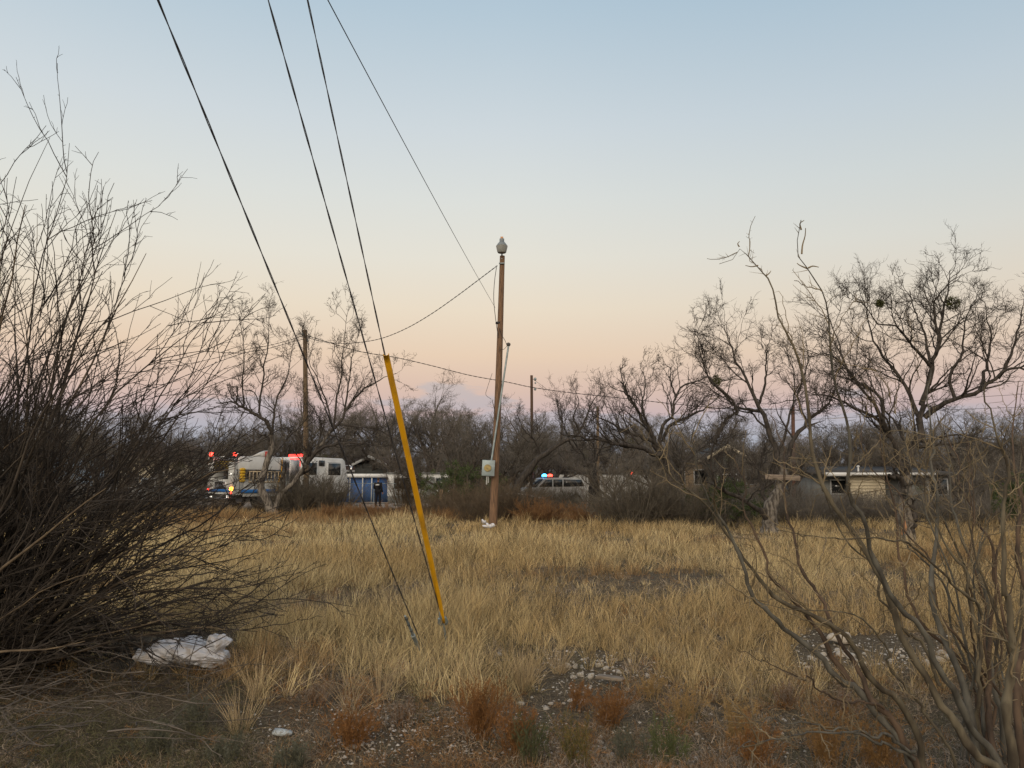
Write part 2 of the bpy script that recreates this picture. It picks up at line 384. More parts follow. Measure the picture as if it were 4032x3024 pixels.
def hero_tree(name, label, Y, limbs, cat="tree", mistle=(), kw_bark=None, **kw):
    """limbs: list of (pixel polyline, radius start, radius end, depth change along it)"""
    base = at(limbs[0][0][0][0], limbs[0][0][0][1], Y); base[2] = float(gz(base[0], base[1]))-0.05
    root = empty(name, base)
    big = Geo(); fine = Geo(); trunk = Geo(); allP = []; allR = []
    for li, (px, ra, rb, dz) in enumerate(limbs):
        n = len(px); d0, d1 = dz if isinstance(dz, tuple) else (0.0, dz)
        pts = [at(x, y, Y+d0+(d1-d0)*(i/(n-1))) for i, (x, y) in enumerate(px)]
        if li == 0: pts[0] = base.copy()
        k = 16; P = smoothline(pts, k); P[1:-1] += rng.normal(size=(k-2, 3))*ra*(.28 if li else .10)
        if li: ra *= .84
        else: ra *= 1.12; rb *= 1.5
        Rr = rb*.6+(ra-rb*.6)*(1-np.linspace(0, 1, k))**1.05; Rr = Rr*(1+.06*rng.normal(size=k))
        if li == 0: Rr[0] *= 1.35; Rr[1] *= 1.1
        P -= base; allP.append(P); allR.append(Rr)
        (trunk if px_is_trunk(limbs, li) else big).tubes(P[None], Rr[None], 9)
    P = np.stack(allP); Rr = np.stack(allR)
    sel = [i for i, l in enumerate(limbs) if l[2] < 0.089 or i]
    fill_branches(P[sel], Rr[sel], big, fine, **kw)
    trunk.build("trunk", kw_bark or M_bark, root, True); big.build("limbs", kw_bark or M_limb, root, True); fine.build("crown", mat("twig_near", (0.060,0.050,0.043), (0.028,0.024,0.021), 2), root)
    for (mx_, my_, mr_) in mistle:
        c = at(mx_, my_, Y)-base; V, Q, T = leaf_clump(c, mr_); g = Geo(); g.add(V, Q, T); g.build("mistletoe", M_leaf, root)
    return tag(root, label, cat)

treeA = [([(1090,2032),(1068,2014),(1043,1951),(1026,1925),(1034,1872),(1056,1808),(1070,1761),(1068,1713)], .20,.13,0),
 ([(1068,1713),(1065,1691),(1049,1658),(1016,1638),(959,1605),(926,1588),(883,1581),(850,1586)], .13,.04,-1.0),
 ([(961,1600),(956,1540),(956,1482),(959,1432),(959,1366),(949,1286),(940,1240)], .05,.012,(-.6,-1.0)),
 ([(930,1588),(935,1540),(930,1520),(895,1527)], .045,.02,(-.7,-1.0)),
 ([(930,1590),(912,1560),(897,1528)], .045,.03,(-.7,-.9)),
 ([(1030,1648),(1022,1620),(1021,1581),(1036,1498),(1039,1432),(1056,1366),(1059,1266),(1055,1215)], .07,.012,(-.3,.6)),
 ([(1022,1590),(1000,1545),(960,1535),(945,1510),(935,1475)], .04,.012,(-.3,-1)),
 ([(1072,1720),(1075,1691),(1082,1598),(1102,1548),(1132,1482),(1145,1399),(1158,1333)], .08,.012,(0,1.2)),
 ([(1068,1760),(1050,1718),(1020,1712)], .07,.04,(0,-.6)),
 ([(1088,2032),(1086,1998),(1119,1935),(1163,1887),(1208,1827),(1255,1762),(1300,1700)], .19,.11,(0,.8)),
 ([(1208,1827),(1260,1768),(1333,1746),(1412,1742),(1465,1752)], .11,.04,(.5,-.5)),
 ([(1300,1700),(1347,1648),(1364,1608),(1407,1558),(1457,1515),(1497,1495),(1560,1470)], .10,.02,(.8,1.5)),
 ([(1314,1680),(1318,1615),(1328,1548),(1344,1482),(1347,1399),(1361,1300),(1366,1245)], .07,.012,(.8,.2)),
 ([(1311,1690),(1288,1591),(1265,1532),(1241,1472),(1221,1432),(1215,1350)], .065,.012,(.8,1.3)),
 ([(1340,1671),(1364,1671),(1414,1681),(1480,1687),(1560,1730),(1610,1760)], .07,.02,(.8,.3)),
 ([(1357,1620),(1364,1565),(1381,1459),(1387,1399),(1414,1310)], .06,.012,(1,.5)),
 ([(1075,1795),(1120,1740),(1160,1700),(1215,1640)], .06,.02,(0,1.5)),
 ([(1240,1790),(1265,1700),(1255,1640),(1200,1560)], .06,.02,(.5,1.5))]
hero_tree("mesquite_tree", "twin-trunked bare mesquite tree leaning apart in front of the fire truck", 37.0, treeA, d1=1.9, k2=4, k3=4, k4=2, r3=.008, r4=.006, lmax=1.55, up=.10)

treeB = [([(3032,2105),(3036,2060),(3029,2025),(3047,1971),(3069,1917),(3085,1865),(3077,1830)], .24,.13,0),
 ([(3026,2060),(2993,2007),(2942,1982),(2906,1953),(2852,1931),(2812,1910),(2805,1845),(2798,1790),(2812,1740)], .11,.035,(0,-1.5)),
 ([(3029,2010),(3013,1965),(2993,1899),(2993,1826),(3010,1760)], .10,.05,(0,.8)),
 ([(3077,1840),(3064,1794),(3024,1688),(2984,1596),(2958,1529),(2892,1416),(2865,1330),(2858,1264)], .12,.012,(0,.8)),
 ([(2984,1596),(3011,1516),(3018,1397),(3030,1330)], .06,.012,(.5,0)),
 ([(3080,1840),(3120,1750),(3177,1662),(3240,1610),(3283,1569),(3300,1500)], .11,.02,(0,1)),
 ([(2990,1620),(2900,1600),(2830,1530),(2780,1470),(2748,1420)], .06,.012,(.3,-1)),
 ([(2812,1745),(2840,1680),(2870,1640),(2905,1625)], .09,.06,(-1.2,-1)),
 ([(2905,1625),(2870,1560),(2800,1500),(2760,1400),(2745,1300)], .055,.012,(-1,-1.6)),
 ([(3064,1794),(3110,1640),(3130,1500),(3100,1400)], .06,.012,(.3,1.6)),
 ([(3177,1662),(3140,1560),(3180,1440),(3175,1340)], .055,.012,(.6,.2))]
hero_tree("mesquite_tree", "bare mesquite with broad pale trunk and a board nailed in its fork", 24.6, treeB, d1=2.0, k2=5, k3=5, k4=2, r3=.0055, r4=.004, lmax=1.9, up=.08, mistle=((2820,1500,.16),))

treeC = [([(3575,2162),(3566,2050),(3566,1963),(3561,1869)], .19,.17,0),
 ([(3561,1875),(3587,1794),(3614,1730),(3627,1629),(3655,1510)], .14,.09,(0,.3)),
 ([(3655,1515),(3674,1430),(3694,1344),(3714,1231),(3740,1065)], .084,.012,(.3,.5)),
 ([(3640,1645),(3700,1600),(3760,1569),(3860,1536),(3959,1456),(4032,1450),(4130,1500)], .084,.03,(.3,-1)),
 ([(3558,1880),(3530,1760),(3475,1662),(3395,1529),(3296,1416),(3163,1383)], .084,.012,(0,-.8)),
 ([(3622,1650),(3600,1610),(3548,1496),(3462,1383),(3429,1297),(3400,1180)], .07,.012,(.2,1)),
 ([(3661,1440),(3620,1390),(3581,1343),(3528,1284),(3455,1270),(3390,1180)], .05,.012,(.3,-.8)),
 ([(3664,1430),(3650,1360),(3634,1297),(3600,1220),(3581,1145)], .05,.012,(.3,.9)),
 ([(3500,1720),(3440,1640),(3350,1600),(3270,1560),(3194,1555)], .06,.02,(0,-1)),
 ([(3860,1540),(3880,1440),(3900,1330),(3880,1200)], .055,.012,(0,.4)),
 ([(3930,1490),(3980,1400),(4010,1290),(4032,1180)], .055,.012,(-.3,-.9)),
 ([(3760,1570),(3740,1480),(3790,1380),(3800,1270),(3840,1180)], .055,.012,(0,.8)),
 ([(3480,1670),(3460,1560),(3350,1480),(3300,1350),(3260,1240)], .055,.012,(-.2,.8)),
 ([(3560,1930),(3540,1880),(3500,1870)], .10,.06,(0,-.4)),
 ([(3590,2100),(3598,2030),(3592,1975)], .09,.08,(-.1,-.15)),
 ([(3694,1344),(3680,1200),(3730,1120),(3790,1080)], .045,.012,(.3,-.5))]
tc_ = hero_tree("mesquite_tree", "tallest bare mesquite, scarred trunk split low, behind the stems at right", 19.3, treeC, d1=2.3, k2=5, k3=5, k4=2, r3=.0045, r4=.0034, lmax=1.8, up=.07, mistle=((3750,1195,.16),(3465,1195,.08)))
b_ = at(3575,2162,19.3); b_[2] = float(gz(b_[0], b_[1]))-.05
g = Geo(); p0 = at(3552,2105,19.08)-b_; p1 = at(3560,2050,19.1)-b_; g.line([p0, (p0+p1)/2+np.array([.02,-.04,0]), p1], [.05,.06,.03], 7)
tag(g.build("torn_wood", mat("torn_wood", (0.36,0.19,0.10), (0.24,0.12,0.06), 20, stretch=(1,1,.2)), tc_, True), "raw orange wood where bark tore off")

treeD = [([(2660,2060),(2650,1950),(2640,1850),(2610,1780),(2582,1757)], .24,.17,0),
 ([(2590,1765),(2546,1676),(2505,1608),(2469,1549),(2442,1540)], .13,.03,(0,-1)),
 ([(2505,1608),(2470,1560),(2464,1512)], .06,.04,(-.6,-.8)),
 ([(2600,1765),(2568,1739),(2478,1703),(2410,1671),(2365,1649),(2330,1627)], .10,.02,(0,-1)),
 ([(2620,1800),(2523,1766),(2460,1758),(2388,1744),(2252,1717),(2200,1700)], .13,.02,(0,-2)),
 ([(2600,1760),(2605,1685),(2645,1631),(2659,1563),(2686,1527),(2772,1491),(2830,1480)], .10,.012,(0,.8)),
 ([(2610,1740),(2640,1676),(2704,1644),(2749,1622),(2794,1595),(2850,1540)], .09,.012,(0,-1)),
 ([(2560,1700),(2530,1600),(2540,1500),(2520,1440)], .06,.012,(0,1.4)),
 ([(2659,1563),(2640,1500),(2640,1450),(2600,1430)], .05,.012,(.5,1)),
 ([(2460,1545),(2450,1490),(2440,1440)], .04,.012,(-.9,-.4)),
 ([(2650,1900),(2720,1800),(2780,1750),(2830,1700)], .09,.03,(0,1.5))]
hero_tree("mesquite_tree", "dark bare mesquite with long limbs reaching left over the grey fence", 29.5, treeD, kw_bark=M_limb, d1=2.0, k2=4, k3=4, k4=2, r3=.006, r4=.0045, lmax=2.3, up=.12)

treeE = [([(2022,2010),(2038,1917),(2079,1858),(2127,1797),(2163,1779),(2203,1747),(2240,1729)], .21,.10,0),
 ([(2203,1747),(2215,1680),(2200,1620),(2190,1560)], .08,.012,(0,1)),
 ([(2240,1729),(2280,1700),(2310,1640),(2330,1590),(2372,1530)], .083,.012,(0,.8)),
 ([(2240,1729),(2300,1735),(2350,1740)], .07,.03,(0,-1)),
 ([(2240,1735),(2262,1770),(2290,1790)], .06,.04,(0,.5)),
 ([(2127,1797),(2110,1740),(2060,1690),(2040,1640)], .07,.012,(0,-1)),
 ([(2280,1700),(2260,1640),(2280,1580),(2260,1530)], .06,.012,(.2,-.8))]
hero_tree("mesquite_tree", "bare mesquite leaning right beside the police vehicle with flashing lights", 38.0, treeE, kw_bark=M_limb, d1=1.7, k2=4, k3=4, k4=2, r3=.006, r4=.0045, lmax=2.3, up=.16)
treeF = [([(2340,1945),(2335,1900),(2328,1850),(2330,1828)], .30,.26,0),
 ([(2322,1850),(2300,1800),(2262,1745),(2222,1690),(2210,1620),(2200,1570)], .083,.012,(0,-.5)),
 ([(2340,1850),(2350,1800),(2370,1760),(2400,1722),(2440,1712)], .083,.02,(0,.5)),
 ([(2345,1860),(2370,1830),(2400,1812),(2420,1830)], .06,.02,(0,-.5)),
 ([(2320,1840),(2290,1830),(2280,1822)], .05,.02,(0,-.6)),
 ([(2335,1835),(2340,1760),(2310,1700),(2330,1640)], .06,.012,(0,.5))]
hero_tree("mesquite_tree", "stubby bare tree with thick blackened trunk in front of the grey fence", 44.0, treeF, kw_bark=mat("bark_burnt", (0.03,0.026,0.024), (0.012,0.011,0.01), 9), d1=1.6, k2=5, k3=4, k4=2, lmax=2.0, up=.12)

# prototypes for the far rows
def proto_tree(seed, H=7.0, nl=6, lean=0.5):
    global rng
    old = rng; rng = np.random.default_rng(seed)
    root = empty("bare_tree", (0, 0, 0)); big = Geo(); fine = Geo()
    d = np.array([[rng.normal()*.25, rng.normal()*.25, 1.0]])
    Pt, Rt = grow(np.array([[0, 0, -.1]]), d, np.array([H*rng.uniform(.28, .4)]), np.array([.17]), 7, .10, .05, .7)
    big.tubes(Pt, Rt, 7)
    ph = rng.uniform(0, 6.28)+np.arange(nl)*2.399; el_ = np.radians(rng.uniform(28, 75, nl))
    D = np.stack([np.cos(ph)*np.cos(el_), np.sin(ph)*np.cos(el_), np.sin(el_)], 1)
    S = Pt[0, rng.integers(4, 7, nl)]
    P0, R0 = grow(S, D, H*rng.uniform(.42, .68, nl), np.full(nl, .09), 10, .16, .07, .2, .05)
    big.tubes(P0, R0, 6)
    fill_branches(P0, R0, big, fine, d1=2.0, k2=5, k3=5, k4=3, lmax=2.0, up=.13, r3=.006, r4=.0048)
    big.build("trunk", M_bark_far, root, True); fine.build("crown", M_twig_far, root)
    if seed % 2:
        c = P0[1, 7]; V, Q, T = leaf_clump(c, .28, 200); gg = Geo(); gg.add(V, Q, T); gg.build("mistletoe", M_leaf, root)
    rng = old; return root
protos = [proto_tree(100+i, 7.0, 5+i % 3) for i in range(6)]
pk = [0]*len(protos)
def far_where(px):
    for x, w in ((700, "behind the thorny shrub at left"), (1260, "above the fire truck"), (1560, "over the blue building"), (1900, "between yellow guard and lamp pole"),
                 (2150, "just right of the lamp pole"), (2500, "above the grey metal fence"), (3000, "behind the dark mesquite"), (3500, "above the cream siding building")):
        if px < x: return w
    return "at the far right edge"
used = {}
def put_tree(px, Y, H, sx=1.0):
    k = random.randrange(len(protos)); p = protos[k]
    o = p if not pk[k] else copy_tree(p); pk[k] = 1
    q = at(px, 1900, Y); o.location = (q[0], Y, float(gz(q[0], Y)))
    o.rotation_euler = (0, 0, random.uniform(0, 6.28)); s = H/7.6; o.scale = (s*sx, s*sx, s)
    near = "nearer" if Y < 48 else ("middle" if Y < 62 else "farther")
    size = "tall" if H > 8.6 else ("medium" if H > 7.2 else "low")
    lab = f"{size} bare grey-brown tree in the {near} row {far_where(px)}"
    tag(o, lab, "tree", "bare trees "+far_where(px))
rowsp = []
for px in range(-360, 4500, 82):
    j = random.uniform(-45, 45)
    if 1270 < px < 1550: Y = random.uniform(79, 88)
    elif 1550 < px < 1800: Y = random.uniform(63, 70)
    elif 2180 < px < 2460: Y = random.uniform(66, 74)
    elif 3180 < px < 3760: Y = random.uniform(52, 60)
    elif 690 < px < 1560: Y = random.uniform(60, 72)
    elif 2620 < px < 2900: Y = random.choice([47, 68, 72])
    else: Y = random.uniform(44, 58)
    top = np.interp(px, [-300, 600, 900, 1300, 1600, 1750, 1900, 2000, 2350, 2600, 3000, 3500, 4100, 4500], [1460, 1520, 1560, 1570, 1520, 1470, 1510, 1550, 1560, 1600, 1600, 1590, 1570, 1550])+random.uniform(-45, 70)
    put_tree(px+j, Y, (1892-top)*Y/FPX*1.0+EYE, random.uniform(1.1, 1.45))
for px in range(-400, 4600, 95):
    Y = random.uniform(68, 120)
    put_tree(px+random.uniform(-60, 60), Y, (1892-random.uniform(1640, 1725))*Y/FPX+EYE, 1.5)
for px, Y, top in ((1700,44,1580),(1830,41,1560),(1900,44,1600),(2480,40,1680),(2900,38,1640),(3150,40,1650),(3560,50,1620),(3800,34,1680),(3980,38,1640),(4120,30,1650),(2080,46,1620)):
    put_tree(px, Y, (1892-top)*Y/FPX+EYE, 1.15)

# brush ------------------------------------------------------------
def proto_brush(seed, H, material, n=46, spread=.8, k1=9, k2=5, name="brush", leaf=0):
    global rng
    old = rng; rng = np.random.default_rng(seed)
    root = empty(name, (0, 0, 0)); g1 = Geo(); g2 = Geo()
    ph = rng.uniform(0, 6.28, n); tilt = np.radians(rng.uniform(3, 62, n))*spread
    D = np.stack([np.cos(ph)*np.sin(tilt), np.sin(ph)*np.sin(tilt), np.cos(tilt)], 1)
    S = np.stack([np.cos(ph)*.12*H, np.sin(ph)*.12*H, np.full(n, -.05)], 1)*rng.uniform(.2, 1.6, (n, 1)); S[:, 2] = -.05
    P, Rr = grow(S, D, H*rng.uniform(.6, 1.05, n), np.full(n, .013*H/1.8), 7, .10, .03, .35)
    P1, R1 = kids(P, Rr, k1, .15, 1, (15, 50), (.25, .5), .55, 5, .18, .04, .0045, .1, .5)
    P2, R2 = kids(P1, R1, k2, .1, 1, (20, 60), (.3, .6), .7, 4, .22, .03, .0035, .15, .3)
    g1.tubes(P, Rr, 4); g2.tubes(P1, R1, 3); g2.tubes(P2, R2, 3)
    g1.build("stem", material, root); g2.build("twigs", material, root)
    if leaf:
        q = P1[:, -2].reshape(-1, 3); q = q[rng.integers(0, len(q), leaf)]+rng.normal(size=(leaf, 3))*.05
        V, Q, T, _ = ribbons(q, rng.normal(size=(leaf, 3)), np.full(leaf, .09), np.full(leaf, .025), 3, .2, .3)
        gg = Geo(); gg.add(V, Q, T); gg.build("foliage", M_juni, root)
    rng = old; return root
bp_g = [proto_brush(200+i, 1.9, M_twig_grey, 50) for i in range(3)]
bp_b = [proto_brush(210+i, 2.1, M_twig_brown, 46) for i in range(2)]
bp_d = [proto_brush(220+i, 2.3, M_twig_far, 56, k1=10, k2=6) for i in range(2)]
bused = set()
def put_brush(lst, px, Y, H, lab, grp, h0=1.9, wide=1.0, name=None):
    p = random.choice(lst); o = p if p.name not in bused else copy_tree(p); bused.add(p.name)
    q = at(px, 1900, Y); o.location = (q[0], Y, float(gz(q[0], Y))); o.rotation_euler = (0, 0, random.uniform(0, 6.28)); s = H/h0
    o.scale = (s*wide, s*wide, s); return tag(o, lab, "brush", grp)
for px in range(1120, 1345, 40): put_brush(bp_g, px+random.uniform(-15, 15), random.uniform(37.5, 40), random.uniform(1.9, 2.5), "grey leafless brush at the foot of the twin-trunked mesquite", "grey brush below the twin mesquite", wide=1.2)
for px in range(1660, 2080, 50): put_brush(bp_b, px+random.uniform(-20, 20), random.uniform(31, 36), random.uniform(1.1, 1.4)*(1 if px < 1780 else 1.4), "brown tangled brush behind the lamp pole", "brown brush around the lamp pole", 2.1, 1.2)
for px in range(1840, 2560, 60): put_brush(bp_g, px+random.uniform(-20, 20), random.uniform(33, 38), random.uniform(.75, 1.15)+(.3 if 1980 < px < 2200 else 0), "low grey-brown brush in front of the grey metal fence", "brush before the metal fence", wide=1.3)
for px in (2440, 2500, 2560, 2620, 2680): put_brush(bp_g, px, random.uniform(26.5, 28.5), random.uniform(1.7, 2.2), "bushy grey leafless shrub standing at the grass edge", "grey shrubs at the grass edge", wide=1.15)
for px in range(2700, 4400, 75): put_brush(bp_d, px+random.uniform(-25, 25), random.uniform(27, 31), random.uniform(1.0, 1.4), "dark tangled brush behind the grass, beside the pale mesquite trunks", "dark brush behind the right trees", 2.3, 1.4)
for px in range(2600, 4400, 110): put_brush(bp_d, px+random.uniform(-25, 25), random.uniform(33, 38), random.uniform(1.0, 1.25)*(1 if 3180 < px < 3780 else 1.5), "tall dark brush in the second row before the cream building", "tall dark brush in the second row", 2.3, 1.3)
for px in range(-300, 760, 90): put_brush(bp_d, px+random.uniform(-25, 25), random.uniform(34, 40), random.uniform(1.4, 2.4), "dark brush seen through the thorny shrub at left", "dark brush behind the thorny shrub", 2.3, 1.3)
for px in (1585, 1625): put_brush(bp_b, px, random.uniform(42, 45), random.uniform(2.6, 3.6), "tall upright bare shrub between the person and the white trailer", "upright shrubs beside the person", 2.1, .55)
for px in range(690, 1120, 40): put_brush(bp_b, px+random.uniform(-15, 15), random.uniform(38.5, 41), random.uniform(.45, .8), "low brown brush in front of the fire engine's wheels", "low brush before the fire engine", 2.1, 1.6)
for px in range(1300, 1560, 40): put_brush(bp_b, px+random.uniform(-15, 15), random.uniform(40, 43), random.uniform(.3, .5), "ankle-high brush at the person's feet", "ankle-high brush before the blue building", 2.1, 1.8)
for px in range(-500, 4700, 70): put_brush(bp_d, px+random.uniform(-25, 25), random.uniform(80, 92), random.uniform(3.5, 5.0), "distant grey scrub closing off the horizon behind the houses", "distant scrub", 2.3, 1.5)
jn = proto_brush(240, 1.9, M_twig_far, 30, leaf=9000, name="juniper"); bused.add("x")
q = at(2850, 1900, 27.5); jn.location = (q[0], 27.5, 0); jn.scale = (1.0, 1.0, 1.0); tag(jn, "green juniper bush left of the pale trunk with the board", "bush")
for px in range(2040, 2300, 38): put_brush(bp_g, px, random.uniform(44, 46), random.uniform(1.25, 1.6), "grey brush screening the lower half of the police vehicle", "brush before the police vehicle", wide=1.1)
j2 = copy_tree(jn); q = at(1800, 1900, 37); j2.location = (q[0], 37, 0); j2.scale = (1.3, 1.3, 1.45); tag(j2, "olive leafy bush between the yellow guard and the lamp pole", "bush")
j3 = copy_tree(jn); q = at(4010, 1900, 24); j3.location = (q[0], 24, .3); j3.scale = (.6, .6, .9); tag(j3, "small green bush at the right edge behind the stems", "bush")

# ------------------------------------------------------------------ thorny shrub at left
def left_bush():
    base = np.array([-4.65, 6.6, 0.0]); root = empty("thorny_shrub", base); big = Geo(); fine = Geo()
    n = 205
    th = np.radians(rng.choice([0, 1], n, p=[.2, .8])*rng.uniform(2, 82, n) + 0.0)
    th[:44] = np.radians(rng.uniform(-30, 6, 44))
    Lm = np.interp(np.degrees(th), [-30, 0, 6, 20, 33, 47, 60, 72, 88], [4.4, 4.9, 4.8, 3.8, 3.35, 3.0, 2.85, 2.7, 2.35])
    L = Lm*rng.uniform(.5, 1.0, n)
    y = rng.normal(size=n)*.30+.22*(th > 1.0)
    D = np.stack([np.sin(th), y, np.cos(th)], 1)
    S = np.stack([rng.normal(size=n)*.22, rng.normal(size=n)*.35, np.zeros(n)-.02], 1)
    # stems start steeper and arch outwards
    D0 = D.copy(); D0[:, 2] += .22
    P, Rr = grow(S, D0, L, rng.uniform(.009, .024, n), 14, .085, 0, .14, .03, bend=np.array([.045, 0, -.035])*np.clip(np.sin(th), 0, 1)[:, None])
    P1, R1 = kids(P, Rr, 8, .15, .95, (12, 34), (.25, .5), .55, 9, .10, .01, .0045, .05, .35, .45, lmax=1.15)
    P2, R2 = kids(P1, R1, 3, .15, .95, (15, 42), (.3, .55), .75, 6, .11, .0, .0033, .05, .4, .6)
    P3, R3 = kids(P2, R2, 2, .2, 1, (25, 60), (.2, .45), .8, 4, .12, 0, .0024, .1, .3, .6)
    # thorns and buds
    P4, R4 = kids(P1, R1*.8, 8, .1, 1, (50, 80), (.02, .035), .8, 3, .05, 0, .0028, 0, .3, .4)
    ps = rng.random(n) < .3; pale = Geo(); big.tubes(P[~ps], Rr[~ps], 6); pale.tubes(P[ps], Rr[ps], 6); fine.tubes(P1, R1, 4); fine.tubes(P2, R2, 3); fine.tubes(P3, R3, 3); fine.tubes(P4, R4, 3)
    pale.build("dead_stem", mat("bush_dead", (0.17,0.13,0.085), (0.06,0.046,0.034), 7), root, True); big.build("stem", M_bush, root, True); fine.build("twigs", M_bushtwig, root)
    m = 60; q = P1[rng.integers(0, 200, m), 3]*np.array([.4, .5, .4])
    V, Q, T, _ = ribbons(q*np.array([1,1,1.0]), rng.normal(size=(m, 3)), np.full(m, .05), np.full(m, .022), 3, .1, .2)
    gg = Geo(); gg.add(V, Q, T); gg.build("leaves", mat("yellow_leaf", (0.42,0.36,0.06), (0.25,0.24,0.05), 9), root)
    tag(root, "huge dense leafless thorny shrub fanning up from the left edge", "shrub")
left_bush()
def litter_branches():
    g = Geo(); m = 260
    X = rng.uniform(-5.2, -2.1, m); Y = rng.uniform(4.2, 6.3, m); a = rng.uniform(0, 6.28, m)
    S = np.stack([X, Y, gz(X, Y)+rng.uniform(.0, .30, m)], 1); D = np.stack([np.cos(a), np.sin(a), rng.normal(size=m)*.15], 1)
    P, Rr = grow(S, D, rng.uniform(.3, 1.1, m), rng.uniform(.002, .006, m), 7, .12, 0, .4)
    P1, R1 = kids(P, Rr, 3, .1, 1, (20, 60), (.2, .5), .6, 5, .15, 0, .0016)
    g.tubes(P, Rr, 4); g.tubes(P1, R1, 3)
    o = g.build("dead_twigs", mat("dead_twig", (0.15,0.13,0.11), (0.05,0.042,0.035), 5))
    tag(o, "tangle of grey dead twigs on the ground under the thorny shrub", "twigs", None, "stuff")
litter_branches()

# ------------------------------------------------------------------ many-stemmed mesquite sapling at right
stems = [
 (4.35,-.1,.030,.006,[(3646,3110),(3630,2958),(3590,2849),(3535,2761),(3474,2707),(3413,2639),(3380,2558),(3298,2490),(3203,2429),(3088,2375),(3000,2307),(2895,2148),(2798,1996),(2711,1924),(2653,1884),(2588,1801),(2559,1747),(2537,1714),(2523,1631)]),
 (4.3,-.2,.032,.007,[(3640,3110),(3529,2897),(3407,2761),(3291,2639),(3136,2510),(3027,2436),(2960,2330),(2885,2127),(2827,2018),(2762,1924),(2747,1874),(2736,1772),(2725,1722),(2745,1650)]),
 (4.25,.1,.031,.008,[(3640,3110),(3569,2944),(3488,2822),(3380,2700),(3271,2578),(3224,2490),(3156,2402),(3102,2334),(3041,2266),(3000,2171),(2960,2080),(2935,2000),(2925,1900),(2890,1800)]),
 (4.2,.3,.020,.005,[(3440,2775),(3407,2734),(3380,2639),(3305,2510),(3271,2415),(3217,2334),(3149,2252),(3129,2124),(3095,1968),(3088,1900),(3080,1760),(3050,1700),(3040,1600)]),
 (4.1,.2,.034,.004,[(3990,3130),(3922,3024),(3834,2978),(3793,2903),(3719,2788),(3658,2666),(3583,2530),(3522,2415),(3488,2307),(3434,2191),(3380,2110),(3325,2036),(3237,1914),(3200,1780),(3190,1662),(3177,1562),(3164,1463),(3130,1364),(3091,1284),(3064,1231),(3051,1158),(3018,1085),(2985,1045),(2945,999),(2911,972),(2865,1032),(2832,1039)]),
 (4.3,-.3,.030,.004,[(4010,3130),(3908,2951),(3834,2876),(3766,2761),(3739,2686),(3685,2592),(3631,2497),(3563,2402),(3488,2300),(3420,2158),(3400,2070),(3359,1968),(3346,1900),(3342,1728),(3323,1629),(3290,1529),(3273,1364),(3263,1231),(3236,1138),(3183,1059),(3157,992),(3154,866)]),
 (4.5,.3,.036,.008,[(3880,3120),(3841,2903),(3800,2713),(3753,2592),(3698,2463),(3671,2307),(3678,2205),(3698,2036),(3685,1900),(3660,1700),(3650,1560),(3665,1450)]),
 (4.7,.2,.022,.006,[(3885,3110),(3848,2800),(3841,2693),(3800,2619),(3698,2517),(3610,2415),(3556,2307),(3549,2225),(3529,2036),(3495,1900),(3470,1760),(3460,1650),(3430,1540)]),
 (4.6,0,.024,.007,[(3890,3110),(3847,2815),(3850,2693),(3861,2544),(3813,2340),(3800,2252),(3732,2158),(3691,2063),(3651,1968),(3644,1860),(3640,1700)]),
 (4.0,.0,.036,.010,[(4010,3140),(3962,2836),(3976,2680),(4010,2510),(3983,2415),(3963,2239),(3956,2036),(3969,1934),(3950,1800),(3900,1650),(3880,1500)]),
 (4.8,.2,.028,.007,[(3960,3100),(3949,2815),(3908,2714),(3895,2578),(3875,2375),(3834,2225),(3780,2103),(3753,1968),(3740,1850),(3720,1750),(3725,1600)]),
 (4.4,.4,.026,.007,[(3920,3120),(3908,2951),(3888,2781),(3881,2646),(3895,2476),(3915,2171),(3841,2036),(3780,1920),(3760,1800),(3690,1640)]),
 (4.2,.3,.034,.008,[(4040,3140),(4000,2780),(4040,2560),(4060,2400),(4010,2200),(4030,2000),(3990,1850),(3985,1680),(4010,1500)]),
 (4.05,-.2,.013,.004,[(3775,3100),(3759,3024),(3712,2903),(3651,2815),(3563,2720),(3529,2653),(3474,2537),(3420,2456),(3380,2429),(3271,2408),(3136,2395),(2990,2370)]),
 (4.15,-.4,.012,.003,[(3600,2960),(3542,2917),(3474,2897),(3366,2883),(3136,2883),(3000,2917),(2900,2960)]),
 (4.15,-.2,.012,.003,[(3600,2990),(3542,2958),(3434,2910),(3339,2876),(3203,2856),(3000,2836),(2880,2800)]),
 (4.2,-.2,.010,.003,[(3480,2790),(3420,2768),(3285,2748),(3170,2680),(3000,2605),(2900,2550)]),
 (4.5,-.3,.013,.003,[(3866,2420),(3841,2368),(3719,2266),(3597,2158),(3502,2124),(3366,2117),(3203,2117),(3060,2090)]),
 (4.9,.3,.020,.006,[(3900,3090),(3870,2850),(3935,2560),(3925,2400),(3850,2250),(3880,2100),(3900,1950),(3860,1800),(3870,1660)]),
 (4.9,.1,.018,.006,[(3800,3090),(3790,2850),(3800,2640),(3740,2480),(3720,2300),(3600,2180),(3560,2060),(3590,1900),(3560,1760),(3590,1640)]),
 (4.6,.3,.016,.005,[(3990,3090),(3960,2800),(3850,2640),(3700,2400),(3660,2200),(3560,2080),(3540,1950),(3420,1840),(3380,1720),(3390,1600)]),
 (4.5,.2,.022,.006,[(4060,3100),(4040,2800),(3990,2600),(3930,2300),(3940,2120),(4000,1980),(4032,1900)]),
 (4.4,0,.014,.004,[(3700,2700),(3650,2560),(3590,2520),(3480,2380),(3460,2250),(3330,2130),(3250,1960),(3240,1850),(3170,1760)]),
]
